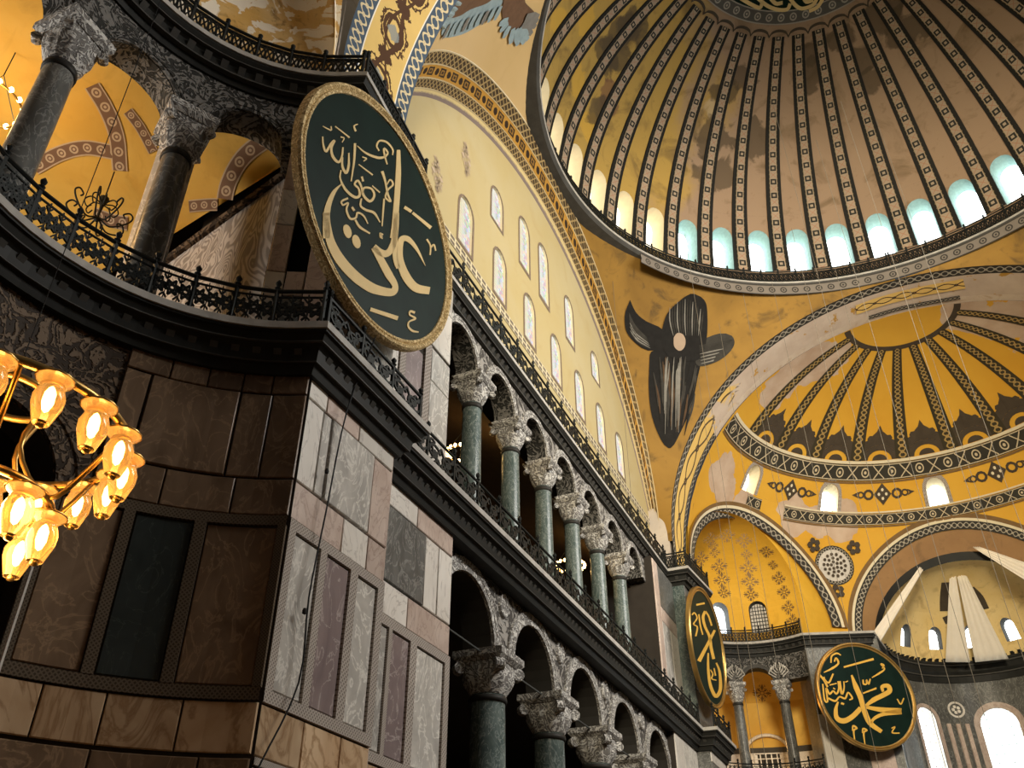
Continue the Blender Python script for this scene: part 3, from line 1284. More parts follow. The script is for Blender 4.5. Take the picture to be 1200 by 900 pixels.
# pier end of the gallery: pink slabs around a dark slot
mb = MB()
mb.grid([[WUP(s, -.35, 13.2), WUP(s, -.35, 21.4)] for s in lin(20, 36, 6)])
mb.grid([[WUP(36, -.35, 13.2), WUP(36, -.35, 21.4)], [WUP(36, -.02, 13.2), WUP(36, -.02, 21.4)]])
gp = struct(mb.build('wall_northwest_gallery_pier', M['void']), 'pale pink stone pier with a dark upright slot', 'pier')
for s0, s1, z0, z1, mt in ((20.9, 26.4, 13.25, 21.3, 'marble_pink'), (31.2, 36, 13.25, 15.4, 'marble_white'), (31.2, 36, 15.4, 16.9, 'marble_pink'),
                           (31.2, 36, 16.9, 18.1, 'marble_white'), (31.2, 36, 18.1, 19.5, 'marble_pink'), (31.2, 36, 19.5, 21.3, 'marble_white'),
                           (26.4, 31.2, 13.25, 14.7, 'marble_dark'), (26.4, 31.2, 14.7, 15.45, 'marble_pink'), (26.4, 31.2, 18.6, 21.3, 'marble_pink')):
    slab(WUP, s0, s1, z0, z1, mt, gp, .02, 2, SU2)
# south faces of the pier at gallery level
mb = MB()
mb.box(-18.2, -15.55, 14.9, 20, 13.2, 21.5)
mb.box(-18.85, -18.1, 14.9, 15.5, 13.2, 21.5)
mb.box(-15.6, -11.3, 15.55, 20, 13.2, 21.5)
gp2 = struct(mb.build('wall_northwest_pier_upper', M['grout']), 'upper pier with framed slabs behind the tilted roundel', 'pier')
GU, GR = flat_map(14.9), flat_map(15.55)
for a, b, z0, z1, mt in ((-18.9, -17.2, 13.3, 17.0, 'marble_pink'), (-17.2, -15.55, 13.3, 17.0, 'marble_grey'), (-18.9, -15.55, 17.0, 18.0, 'marble_white'), (-18.9, -15.55, 18.0, 21.4, 'marble_grey')):
    slab(GU, a, b, z0, z1, mt, gp2)
for a, b, z0, z1, mt in ((-15.5, -14.3, 13.3, 17.4, 'marble_white'), (-12.5, -11.34, 13.3, 17.0, 'marble_grey'), (-12.5, -11.34, 17.0, 18.2, 'marble_grey'),
                         (-15.5, -12.9, 18.3, 19.3, 'marble_white'), (-12.9, -11.34, 18.3, 20.2, 'marble_white'), (-15.5, -12.9, 19.3, 21.4, 'marble_pink'), (-12.9, -11.34, 20.2, 21.4, 'marble_grey')):
    slab(GR, a, b, z0, z1, mt, gp2)
slab(GR, -13.9, -12.95, 14.0, 17.6, 'marble_purple', gp2, .03)
for a, b in ((-14.25, -13.95), (-12.9, -12.55)):
    frame_v(GR, a, b, 13.4, 17.9, gp2, d=.08)
frame_h(GR, -14.25, -12.55, 17.9, 18.2, gp2, d=.08)

# ------------------------------------------------------------------ gallery behind the exedra: marble wall and yellow vaults
WX = -18.5
mb = MB()
mb.prism([(WX, 15.7, 13.2), (WX, 15.7, 20.85), (WX, 16.9, 20.31), (WX, 20.42, 18.73), (WX, 25, 16.7), (WX, 25, 13.2)], (.3, 0, 0))
mw = struct(mb.build('wall_gallery_side', M['marble_veined']), 'wavy grey and white veined marble wall in the curved gallery', 'wall')


def zgal(x, y):
    e = WX - x
    z = 20.93 - .45 * (y - 16.6) + 3.0 * (1 - math.exp(-max(0, e) / 2.2)) + .16 * max(0, y - 16.6)
    return min(z, 23.2 - .03 * (y - 17) ** 2)


def fgal(u, v):                       # u: angle around the exedra, v: distance outwards
    a = R_(u)
    x, y = -EXC[0] + (UR + .5 + v) * math.cos(a), EXC[1] + (UR + .5 + v) * math.sin(a)
    x = min(x, WX)
    return (x, y, zgal(x, y))


gal = Surf(fgal, lin(14, 185, 60), lin(0, 11, 30))
mb = MB(); mb.grid(gal.P.tolist())
gv = struct(mb.build('ceiling_exedra_gallery', M['gold_gallery'], None, True), 'warm yellow plaster vault over the curved gallery', 'vault')


def decal_strip(surf, pts, w, off, mat, parent, name='painted_band', vs=1.0, taper=None):
    """painted strip following pixels on a surface; w in metres"""
    H = []
    for px, py in pts:
        p, n = surf.hit(px, py, off)
        if p is not None:
            H.append((p, n))
    if len(H) < 2:
        return None
    rows, L = [], [0.0]
    for i, (p, n) in enumerate(H):
        a, b = H[max(0, i - 1)][0], H[min(len(H) - 1, i + 1)][0]
        t = (b - a) / (np.linalg.norm(b - a) + 1e-9)
        s = np.cross(n, t)
        ww = (w if taper is None else w * taper[i]) / 2
        rows.append([p - s * ww, p + s * ww])
        if i:
            L.append(L[-1] + np.linalg.norm(p - H[i - 1][0]))
    mb = MB()
    mb.grid(rows, uvf=lambda i, j: (j, L[i] / w * vs + .01))
    return mb.build(name, M[mat], parent)


def poly_curve(pts, n):
    """resample a pixel polyline smoothly (Catmull-Rom)"""
    P = [np.array(p, float) for p in pts]
    P = [2 * P[0] - P[1]] + P + [2 * P[-1] - P[-2]]
    out = []
    for i in range(1, len(P) - 2):
        for k in range(n):
            t = k / n
            a, b, c, d = P[i - 1], P[i], P[i + 1], P[i + 2]
            out.append(.5 * ((2 * b) + (-a + c) * t + (2 * a - 5 * b + 4 * c - d) * t * t + (-a + 3 * b - 3 * c + d) * t ** 3))
    out.append(P[-2])
    return out


for pts, wd in (([(108, 100), (125, 128), (137, 160), (141, 200)], .45), ([(40, 196), (70, 180), (100, 173), (132, 178)], .42),
                ([(150, 130), (165, 150), (180, 178)], .3), ([(110, 250), (130, 258), (150, 262)], .4),
                ([(262, 246), (268, 215), (285, 185), (310, 165), (335, 152)], .5), ([(222, 242), (245, 240), (262, 240)], .35)):
    decal_strip(gal, poly_curve(pts, 5), wd, .03, 'band_gallery', gv)
# dark moulding on top of the marble wall
mb = MB(); mb.tube([(WX - .02, 15.7, 20.85), (WX - .02, 20.42, 18.73), (WX - .02, 25, 16.7)], .14, 6)
mb.build('moulding', M['carved_brown'], mw)
# inner pier and column seen between the gallery columns
mb = MB()
for a, b in (((-20.4, 19.0), .34),):
    mb.box(a[0] - b, a[0] + b, a[1] - b, a[1] + b, 13.2, 20.4)
struct(mb.build('wall_gallery_inner_pier', M['marble_grey']), 'grey marble square pier inside the curved gallery', 'pier')
# north gallery vault and painted glimpses
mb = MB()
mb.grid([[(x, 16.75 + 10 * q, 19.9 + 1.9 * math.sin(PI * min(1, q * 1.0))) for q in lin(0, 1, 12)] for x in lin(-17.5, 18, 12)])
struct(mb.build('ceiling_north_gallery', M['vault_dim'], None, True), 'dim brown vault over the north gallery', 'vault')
mb = MB()
mb.box(-17.5, 18, 25.5, 25.8, 13.2, 21)
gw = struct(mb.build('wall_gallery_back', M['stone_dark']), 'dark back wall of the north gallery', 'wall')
for x in (-1.5, 5.2, 12):
    mb = MB()
    mb.prism([(x - .9, 25.48, 15.5), (x + .9, 25.48, 15.5), (x + .9, 25.48, 18), (x + .5, 25.48, 18.7), (x, 25.48, 18.95), (x - .5, 25.48, 18.7), (x - .9, 25.48, 18)], (0, -.04, 0))
    mb.build('painted_panel', M['gold_gallery'], gw)

# ------------------------------------------------------------------ tympanum
YT = 16.5


def arched(x, z0, z1, hw, n=8):
    return [(x - hw, z0), (x + hw, z0)] + [(x + hw * math.cos(PI * i / n), z1 - hw * 1.25 + hw * 1.25 * math.sin(PI * i / n)) for i in range(n + 1)]


WLOW = [(-8.83 + 3.225 * k, 26.15, 28.85, .58) for k in range(7)]
WUPR = []
for (px, py), z0 in zip([(582.6, 223), (614, 258), (636, 289), (665.7, 349.7), (696, 414)], (30.2, 30.2, 30.1, 30.1, 30.3)):
    p = ony(px, py, YT)
    WUPR.append((p[0], z0, p[2], .56))
outer = [(-16.2, 22.1), (16.2, 22.1)] + [(16.2 * math.cos(a), 19.46 + math.sqrt(17.5 ** 2 - (16.2 * math.cos(a)) ** 2)) for a in lin(0, PI, 48)]
polys = [[Vector((x, z, 0)) for x, z in outer]]
wins = WLOW + WUPR
for wdef in wins:
    polys.append([Vector((x, z, 0)) for x, z in arched(*wdef)][::-1])
flat = [p for q in polys for p in q]
mb = MB()
mb.add([(p.x, YT, p.y) for p in flat], [tuple(t) for t in tessellate_polygon(polys)])
tym = struct(mb.build('wall_north_tympanum', M['cream_tympanum']), 'pale yellow lunette wall pierced by two rows of windows', 'wall')


def window(n, outline, outward, label, pane='stained_glass', reveal='reveal_cream', bars=None, lead='iron_light', depth=.5, splay=0.0, width_uv=None):
    """outline: 3D points of the opening; outward: function point -> vector out of the building"""
    O = [np.array(p, float) for p in outline]
    c = sum(O) / len(O)
    B = [p + np.array(outward(p)) * depth for p in O]
    cb = sum(B) / len(B)
    B = [cb + (p - cb) * (1 - splay) for p in B]
    root = thing('window_%d' % n, label, 'window', tuple(c))
    del root['category']
    root['category'] = 'window'
    struct(root)
    loc = lambda p: tuple(p - c)
    mb = MB()
    k = len(O)
    mb.add([loc(p) for p in O] + [loc(p) for p in B], [(i, (i + 1) % k, (i + 1) % k + k, i + k) for i in range(k)])
    mb.build('reveal', M[reveal], root)
    mb = MB()
    ax = O[1] - O[0]
    L = np.linalg.norm(ax)
    ax = ax / L
    mid = (O[0] + O[1]) / 2
    mb.add([loc(p) for p in B], [tuple(range(k))], [[((p - O[0]) @ ax / L + .001, (p[2] - O[0][2]) / L + .001) for p in O]])
    mb.build('pane', M[pane], root)
    if bars:
        nx, nz = bars
        mb = MB()
        zs = [p[2] for p in B]
        z0, z1 = min(zs), max(zs)
        b0, b1 = B[0], B[1]
        inn = np.array(outward(c)) * -.04

        def half(z):          # half-width of the opening at height z, as fraction
            top = z1 - L * .5 * (1 - splay)
            if z <= top:
                return 1.0
            q = (z - top) / (z1 - top + 1e-6)
            return math.sqrt(max(0, 1 - q * q))
        bc, bx = (b0 + b1) / 2, (b1 - b0) / 2
        for i in range(1, nx):
            f = -1 + 2 * i / nx
            zt = z1 - L * .5 * (1 - splay) * (1 - math.sqrt(max(0, 1 - f * f)))
            p = bc + bx * f + inn
            q = p.copy()
            q[2] = zt
            mb.tube([loc(p), loc(q)], .03, 4)
        for i in range(1, nz):
            z = z0 + (z1 - z0) * i / nz
            f = half(z)
            a, b = bc - bx * f + inn, bc + bx * f + inn
            a[2] = b[2] = z
            mb.tube([loc(a), loc(b)], .03, 4)
        mb.build('glazing_bar', M[lead], root)
    return root


WN = 0
plain('paint_border', (.20, .15, .11), .7, var=.4, sc=6)
for k, wdef in enumerate(wins):
    WN += 1
    ol = [(x, YT, z) for x, z in arched(*wdef)]
    if k == 0:
        lb = 'stained window of the lower row glowing orange beside the roundel'
    elif k < 7:
        lb = 'narrow arched stained-glass window, %s from the roundel in the lower lunette row' % ('second', 'third', 'fourth', 'fifth', 'sixth', 'seventh')[k - 1]
    else:
        lb = 'narrow arched stained-glass window, %s from the roundel in the upper lunette row' % ('first', 'second', 'third', 'fourth', 'fifth')[k - 7]
    r = window(WN, ol, lambda p: (0, 1, 0), lb, depth=.10)
    r['group'] = 'lunette windows lower row' if k < 7 else 'lunette windows upper row'
    # dark painted border
    mb = MB()
    O = np.array([(p[0], p[2]) for p in ol])
    cc_ = O.mean(0)
    big = [(cc_[0] + (x - cc_[0]) * 1.24, YT - .02, cc_[1] + (z - cc_[1]) * 1.09) for x, z in O]
    rows = [[(x, YT - .02, z), b] for (x, z), b in zip(O, big)]
    mb.grid(rows + rows[:1])
    mb.build('painted_border', M['paint_border'], tym)
# scribed ornaments on the tympanum
orn = Surf(lambda u, v: (u, YT, v), lin(-17, 17, 2), lin(22, 40, 2))


def rosette(surf, px, py, size, mat, parent, petals=8, name='painted_rosette', stretch=1.0, up=None):
    p, n = surf.hit(px, py, .025)
    if p is None:
        return
    q, _ = surf.hit(px, py - 3, .025)
    z = (q - p) if q is not None else np.array([0, 0, 1.0])
    z = z - n * (z @ n)
    z = z / np.linalg.norm(z)
    x = np.cross(z, n)
    mb = MB()

    def P(a, r): return p + x * (r * math.cos(a)) + z * (r * math.sin(a) * stretch)
    for k in range(petals):
        a = 2 * PI * k / petals
        r = size * (1.0 if k % 2 == 0 else .72)
        mb.add([P(a, r * .25), P(a + .26, r * .62), P(a, r), P(a - .26, r * .62)], [(0, 1, 2, 3)])
        mb.add([P(a + .2, r * .95), P(a + .45, r * .8), P(a + .3, r * .7)], [(0, 1, 2)])
        mb.add([P(a - .2, r * .95), P(a - .3, r * .7), P(a - .45, r * .8)], [(0, 1, 2)])
    rows = [[P(a, size * .16), P(a, size * .24)] for a in lin(0, 2 * PI, 12)]
    mb.grid(rows)
    mb.build(name, M[mat], parent)


plain('paint_dark', (.07, .055, .04), .7, var=.3)
plain('paint_faded', (.46, .36, .26), .7, var=.3)
plain('paint_brown', (.20, .12, .05), .7, var=.3)
for px, py, s_, st in ((546, 187, .75, 2.4), (512, 205, .8, 2.0)):
    rosette(orn, px, py, s_ * .6, 'paint_faded', tym, 8, stretch=st)
    rosette(orn, px + 1, py + 12, s_ * .4, 'paint_faded', tym, 6, stretch=1.5)
    rosette(orn, px - 1, py - 12, s_ * .4, 'paint_faded', tym, 6, stretch=1.5)
mb = MB()
rows = [[(x, YT - .03, 25.35), (x, YT - .03, 25.85)] for x in lin(-16, 16, 40)]
mb.grid(rows, uvf=lambda i, j: (j, i * .8 / .5 + .01))
struct(mb.build('trim_tympanum_base', M['band_ladder']), 'light dentil strip along the foot of the lunette', 'trim')

# ------------------------------------------------------------------ north arch
RNX, RNZ, ZN, YN = 15.68, 15.52, 24.26, 15.9


def fn_arch(t, q):        # t angle 0..pi (east to west), q 0 nave edge .. 1 tympanum
    x0, z0 = RNX * math.cos(t), ZN + RNZ * math.sin(t)
    x1 = 16.0 * math.cos(t)
    z1 = 19.2 + math.sqrt(17.15 ** 2 - x1 * x1)
    w_ = q
    return (x0 + (x1 - x0) * w_, YN + (YT - YN) * w_, z0 + (z1 - z0) * w_)


def arch_strip(fn, q0, q1, t0, t1, n, name, mat, parent, lift=0.0, width=1.0):
    mb = MB()
    ts = lin(t0, t1, n)
    rows = [[fn(t, q0), fn(t, (q0 + q1) / 2), fn(t, q1)] for t in ts]
    L = [0.0]
    for a, b in zip(rows, rows[1:]):
        L.append(L[-1] + math.dist(a[1], b[1]))
    mb.grid(rows, uvf=lambda i, j: (j / 2, L[i] / width + .01))
    return mb.build(name, M[mat], parent)


north_arch = struct(arch_strip(fn_arch, 0, .04, 0.02, PI - .02, 80, 'ceiling_north_arch', 'reveal_cream', None, width=.2), 'broad painted arch around the lunette wall', 'arch')
arch_strip(fn_arch, .04, .32, .02, PI - .02, 90, 'painted_band', 'band_net_gold', north_arch, width=.8)
arch_strip(fn_arch, .32, .62, .02, PI - .02, 90, 'painted_band', 'band_cart', north_arch, width=.85)
arch_strip(fn_arch, .62, .84, .02, PI - .02, 90, 'painted_band', 'band_net_gold', north_arch, width=.6)
arch_strip(fn_arch, .84, 1.0, .02, PI - .02, 90, 'painted_band', 'band_fringe', north_arch, width=.45)
for q in (0.03, .32, .62, .84):
    mb = MB()
    mb.tube([fn_arch(t, q) for t in lin(.02, PI - .02, 70)], .035, 5)
    mb.build('roll_moulding', M['roll_tan'], north_arch)
# ------------------------------------------------------------------ east and west arches
REY, REZ, ZE, XE, XE2 = 15.23, 14.44, 24.1, 15.55, 18.9


def f_earch(sgn):
    def f(t, q):          # t 0..pi from north side to south
        return (sgn * (XE + (XE2 - XE) * q), REY * math.cos(t), ZE + REZ * math.sin(t))
    return f


def stilt(fn, q0, q1, name, mat, parent, width=1.0, z0=22.1):
    mb = MB()
    a, b = fn(0, q0), fn(0, q1)
    L = (a[2] - z0) / width
    mb.add([(a[0], a[1], z0), a, b, (b[0], b[1], z0)], [(0, 1, 2, 3)], [[(0, .01), (0, L), (1, L), (1, .01)]])
    return mb.build(name, M[mat], parent)


# plaster of the east arch: painted part at the haunch, bare plaster above
g = G('arch_soffit_east', .7, spec=.1)
x_, y_, z_ = g.xyz()
n1 = g.noise(.35, 8, .6)
bare = g.ramp((z_ - 33.4) * .16 + (n1 - .5) * 2.2, -.05, .02)
pl = g.mix(g.ramp(g.noise(.6, 6), .35, .65), (.66, .55, .45), (.56, .45, .36))
pl = g.mix(g.ramp(g.noise(1.3, 6), .62, .66), pl, (.50, .28, .06))
u_, v_ = g.uv()
yl = f_chain((.78, .53, .17), (.10, .07, .045), 2.4, .045, .26)(g, u_, v_)
g.col(g.mix(bare, yl, pl))
M['arch_soffit_east'] = g.mat
fe, fw = f_earch(1), f_earch(-1)
ea = struct(arch_strip(fe, .22, .82, 0, PI, 90, 'ceiling_east_arch', 'arch_soffit_east', None, width=2.0), 'wide arch before the half dome with bare plaster and paint remains', 'arch')
arch_strip(fe, 0, .22, 0, PI, 90, 'painted_band', 'band_arch_dark', ea, width=.72)
arch_strip(fe, .82, 1.0, 0, .62, 30, 'painted_band', 'band_arch_dark', ea, width=.6)
arch_strip(fe, .82, 1.0, .62, PI, 60, 'bare_plaster', 'white_plaster', ea, width=.6)
stilt(fe, .22, .82, 'painted_band', 'band_arch_yellow', ea, 2.0)
stilt(fe, 0, .22, 'painted_band', 'band_arch_dark', ea, .72)
stilt(fe, .82, 1.0, 'painted_band', 'band_arch_dark', ea, .6)
wa = struct(arch_strip(fw, .20, .80, 0, PI, 90, 'ceiling_west_arch', 'band_vine', None, width=2.0), 'cream arch soffit painted with a dark scrolling vine', 'arch')
arch_strip(fw, 0, .20, 0, PI, 90, 'painted_band', 'band_net_blue', wa, width=.67)
arch_strip(fw, .80, 1.0, 0, PI, 90, 'painted_band', 'band_net_blue', wa, width=.67)
stilt(fw, .20, .80, 'painted_band', 'band_vine', wa, 2.0)
stilt(fw, 0, .20, 'painted_band', 'band_net_blue', wa, .67)
stilt(fw, .80, 1.0, 'painted_band', 'band_net_blue', wa, .67)

EARCH = Surf(lambda t, q: fe(t, q), lin(.02, PI, 60), lin(0, 1, 8))
for pts, wd, mt in (([(1003, 363), (1035, 352), (1080, 341), (1130, 332)], .95, 'band_arch_yellow'), ([(1018, 372), (1060, 360), (1125, 348)], .38, 'band_arch_dark'), ([(1075, 366), (1100, 361), (1120, 357)], .5, 'gold_semidome')):
    decal_strip(EARCH, poly_curve(pts, 5), wd, .03, mt, ea)
# ------------------------------------------------------------------ pendentives


def f_pend(sgn):
    def f(v, u):          # v 0 bottom corner .. 1 top; u 0 at east/west arch .. 1 at north arch
        a = v * PI / 2
        pe = (XE, REY * math.cos(a), ZE + REZ * math.sin(a))
        pn = (RNX * math.cos(a), YN, ZN + RNZ * math.sin(a))
        r = math.hypot(*pe[:2]) * (1 - u) + math.hypot(*pn[:2]) * u
        th = math.atan2(pe[1], pe[0]) * (1 - u) + math.atan2(pn[1], pn[0]) * u
        z = pe[2] * (1 - u) + pn[2] * u
        return (sgn * r * math.cos(th), r * math.sin(th), z)
    return f


pNE = Surf(f_pend(1), lin(0.0, 1, 40), lin(0, 1, 23))
pNW = Surf(f_pend(-1), lin(0.0, 1, 40), lin(0, 1, 23))
def with_top(surf, sg):
    top = [(sg * 15.72 * math.cos(a), 15.72 * math.sin(a), 39.42) for a in lin(0, PI / 2, 23)]
    return surf.P.tolist() + [[max(p, q, key=lambda t: t[2]) for p, q in zip(surf.P[-1].tolist(), top)]]


mb = MB(); mb.grid(with_top(pNE, 1))
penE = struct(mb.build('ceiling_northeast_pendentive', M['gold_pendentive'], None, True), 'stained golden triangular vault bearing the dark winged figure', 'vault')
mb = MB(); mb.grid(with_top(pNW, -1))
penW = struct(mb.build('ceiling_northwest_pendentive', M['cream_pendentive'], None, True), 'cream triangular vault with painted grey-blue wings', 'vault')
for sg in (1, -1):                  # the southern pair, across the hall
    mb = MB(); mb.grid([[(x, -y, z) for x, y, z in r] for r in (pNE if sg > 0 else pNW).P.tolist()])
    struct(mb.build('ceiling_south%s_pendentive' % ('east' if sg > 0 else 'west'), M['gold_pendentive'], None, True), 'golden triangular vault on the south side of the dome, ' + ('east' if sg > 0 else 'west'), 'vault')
# solid walls closing the corners behind the pendentives
for sg in (1, -1):
    mb = MB()
    mb.box(min(sg * 15.6, sg * 19), max(sg * 15.6, sg * 19), 15.4, 20, 21.4, 41)
    struct(mb.build('wall_pier_block', M['grey_plaster']), 'solid masonry core above the ' + ('far' if sg > 0 else 'near') + ' pier', 'pier')

# ------------------------------------------------------------------ main dome
DA, DZ0, DC = 16.1, 39.0, 16.5


def dr(z): return DA * math.sqrt(max(0, 1 - ((z - DZ0) / DC) ** 2))


def dome_pt(th, z, d=0.0):
    r = dr(z) - d
    return (r * math.cos(th), r * math.sin(th), z)


def prof_pts(z0, z1, n):          # heights spaced evenly along the profile
    p0, p1 = math.asin((z0 - DZ0) / DC), math.asin(min(1, (z1 - DZ0) / DC))
    return [DZ0 + DC * math.sin(p) for p in lin(p0, p1, n)]


ZW0, ZWS, HW = 41.0, 43.35, .68
mb = MB()
zs = prof_pts(45.0, 55.5, 24)
mb.grid([[dome_pt(2 * PI * j / 120, z) for j in range(120)] for z in zs], close=True)
for k in range(40):
    c = R_(9 * k)
    xs_ = sorted(set([-4.5, 4.5] + [math.degrees(HW / 15.4) * -math.cos(PI * i / 10) for i in range(11)]))
    for a, b in zip(xs_, xs_[1:]):
        def zl(x):
            q = R_(x) * 15.4
            return ZWS + math.sqrt(max(0, HW * HW - q * q)) if abs(q) <= HW + 1e-6 else ZWS
        mid = abs(R_((a + b) / 2) * 15.4) < HW
        za, zb = (zl(a), zl(b)) if mid else (ZW0, ZW0)
        mb.grid([[dome_pt(c + R_(a), za + (45 - za) * i / 4) for i in range(5)], [dome_pt(c + R_(b), zb + (45 - zb) * i / 4) for i in range(5)]])
mb.grid([[dome_pt(2 * PI * j / 120, z) for j in range(120)] for z in (39.4, 40.2, ZW0)], close=True)
DOME = Surf(lambda z, t: dome_pt(t, z, .10), prof_pts(41, 55.45, 60), lin(-PI, PI, 120))


def blotched(name, base, blobs):
    g = G(name, .6, spec=.1)
    x, y, z = g.xyz()
    # old gold mosaic towards the north, plain beige plaster of a later repair towards the east
    rep = g.ramp((y - x) * .09 + (g.noise(.2, 6) - .5) * 1.6, -.05, .25)
    c = g.mix(rep, base[1], base[0])
    c = g.mix(g.ramp(g.noise(.42, 8, 1.0), .55, .70) * .7, c, (.13, .085, .04))
    c = g.mix(g.ramp(g.noise(1.6, 5), .6, .75) * .4, c, (.13, .085, .04))
    n = g.noise(.6, 7, .4)
    x, y, z = g.xyz()
    for px, py, r, colr in blobs:
        p, _ = DOME.hit(px, py)
        if p is None:
            continue
        d = ((x - p[0]) * (x - p[0]) + (y - p[1]) * (y - p[1]) + (z - p[2]) * (z - p[2])).sqrt() / r
        c = g.mix(g.ramp(d + (n - .5) * 3.0, 1.0, .8) * .75, c, colr)
    g.col(c)
    M[name] = g.mat


SOOT, RED, PALE, GOLD = (.085, .062, .038), (.20, .10, .055), (.52, .40, .24), (.60, .36, .06)
blotched('gold_dome', ((.44, .285, .075), (.34, .235, .155)),
         [(727, 50, 1.5, SOOT), (740, 35, 1.2, SOOT), (712, 65, 1.1, SOOT), (715, 115, .9, RED), (840, 130, .8, PALE), (835, 160, 1.6, SOOT), (845, 200, 1.5, SOOT), (850, 110, .9, SOOT), (690, 25, 1.2, GOLD),
          (680, 100, 1.2, GOLD), (692, 150, 1.2, GOLD), (1010, 70, 1.0, SOOT), (1020, 95, .9, SOOT), (1065, 35, 1.2, SOOT), (1035, 20, 1.0, SOOT), (950, 90, 1.1, SOOT), (945, 60, .9, SOOT),
          (870, 90, .8, SOOT), (700, 130, 1.0, SOOT), (890, 160, 1.3, SOOT), (655, 30, 1.0, GOLD), (985, 45, 1.0, SOOT)])
dome = struct(mb.build('ceiling_dome', M['gold_dome'], None, True), 'great ribbed golden dome ringed by arched windows', 'dome')
# ribs: patterned strips between the windows
zr = prof_pts(41.0, 53.45, 26)
mb = MB()
rows, L = [], [0.0]
for i, z in enumerate(zr):
    q = i / 26
    wd = (1.12 - .36 * q) / 2
    a = wd / dr(z)
    rows.append([dome_pt(-a, z, .0), dome_pt(-a * .98, z, .10), dome_pt(0, z, .12), dome_pt(a * .98, z, .10), dome_pt(a, z, .0)])
    if i:
        L.append(L[-1] + math.dist(rows[-1][2], rows[-2][2]) / (2 * wd))
mb.grid(rows, uvf=lambda i, j: ((0.0, .02, .5, .98, 1.0)[j], L[i] + .01))
rib = mb.mesh('rib', M['band_rib'])
for k in range(40):
    o = link('rib', rib, dome)
    o.rotation_euler = (0, 0, R_(4.5 + 9 * k))
mb = MB()
zt_, n = 53.45, 9
for i in range(n + 1):
    pass
rr_ = dr(zt_)
hw_ = math.radians(4.5)
rows = []
for i in range(n + 1):
    a = -hw_ + 2 * hw_ * i / n
    q = math.sqrt(max(0, 1 - (a / hw_) ** 2))
    rows.append([dome_pt(a, zt_ + .18 * q - .05, .10), dome_pt(a, zt_ + .18 * q + .03, .10)])
mb.grid(rows)
sc_ = mb.mesh('rib_head', M['paint_dark'])
for k in range(40):
    o = link('rib_head', sc_, dome)
    o.rotation_euler = (0, 0, R_(4.5 + 9 * k))
# windows of the dome
for k in range(40):
    c = R_(9 * k)
    kk = k if k <= 20 else k - 40
    if not -9 <= kk <= 14:
        ax = None
    WN += 1
    n8 = 10
    ol = []
    for x, z in [(-HW, ZW0), (HW, ZW0)] + [(HW * math.cos(PI * i / n8), ZWS + HW * math.sin(PI * i / n8)) for i in range(n8 + 1)]:
        ol.append(dome_pt(c + x / dr(z), z))
    east = 9 * kk < 50  # these reveals carry the teal haze light in their colour
    r = window(WN, ol, lambda p, c=c: (math.cos(c), math.sin(c), 0), 'bright arched dome window with pale teal haze-tinted reveal' if east else 'bright arched dome window with cream reveal',
               'pane_sky' if east else 'pane_warm', 'reveal_haze_teal' if east else 'reveal_cream', (3, 5) if east and kk > -9 else None, 'reveal_haze_teal', 1.15, .10)
    r['group'] = 'dome windows with haze-tinted teal reveals' if east else 'dome windows with cream reveals'
# cornice of the dome, its frieze and railing
mb = MB()
mb.lathe([(16.3, 39.30), (15.62, 39.32), (15.50, 39.43), (15.47, 39.47), (15.47, 39.62), (15.6, 39.66), (16.3, 39.66)], 160)
ring = struct(mb.build('trim_dome_cornice', M['cornice_mid'], None), 'grey moulded ring cornice at the foot of the dome', 'cornice')
mb = MB()
rows = [[(r * math.cos(a), r * math.sin(a), z) for r, z in ((15.52, 38.62), (15.50, 39.40))] for a in lin(R_(-80), R_(60), 80)]
mb.grid(rows, uvf=lambda i, j: (j, i * (R_(140) * 15.7 / 80) / .72 + .01))
mb.build('frieze', M['band_ring'], ring)
mb = MB()
mb.grid([[(15.74 * math.cos(a), 15.74 * math.sin(a), z) for z in (38.5, 39.2)] for a in lin(R_(150), R_(280), 80)])
mb.build('plaster_band', M['cream_pendentive'], ring, True)
mb = MB(); mb.lathe([(15.46, 39.50), (15.41, 39.53), (15.41, 39.60), (15.46, 39.63)], 160)
mb.build('lip', M['cornice_lip'], ring)
cir = [(15.58 * math.cos(R_(a)), 15.58 * math.sin(R_(a))) for a in range(360, -1, -4)]
balustrade('dark cast railing circling the foot of the dome', cir, 39.66, .95, 1.2, 'ring')
# crown medallion with an inscription
mb = MB()


def cap_ring(r0, r1, n, d=.06):
    rows = []
    for r in lin(r0, r1, n):
        z = DZ0 + DC * math.sqrt(1 - (r / DA) ** 2)
        rows.append([(r * math.cos(a), r * math.sin(a), z - d) for a in lin(0, 2 * PI, 72)])
    return rows


mb.grid(cap_ring(.01, 6.35, 8))
med = mb.build('crown_medallion', M['disc_green'], dome, True, 'dark round medallion with gilt writing')
mb = MB()
rw = cap_ring(6.30, 7.05, 2, .08)
mb.grid(rw, uvf=lambda i, j: (i / 2, j * (2 * PI * 6.7 / 72) / .75 + .01))
mb.build('border', M['band_ring_dark'], med)
for pts in ([(868, -2), (880, 5), (890, 9), (893, 3)], [(886, -4), (898, 6), (910, 11), (922, 11), (926, 4)], [(902, -3), (909, 4), (917, 3)], [(925, -3), (932, 6), (940, 10), (952, 6), (957, -1)],
            [(941, -4), (945, 2), (953, 0)], [(965, -3), (958, 8), (948, 13)]):
    decal_strip(DOME, poly_curve(pts, 4), .22, .04, 'letter_gold', med, 'letter')

# ------------------------------------------------------------------ east half dome
SX, SA, SZ0, SC = 18.9, 15.15, 24.1, 14.44


def sr(z):
    return SA if z <= SZ0 else SA * math.sqrt(max(0, 1 - ((z - SZ0) / SC) ** 2))


def semi(th, z, d=0.0, sg=1):
    r = sr(z) - d
    return (sg * (SX + r * math.cos(R_(th))), r * math.sin(R_(th)), z)


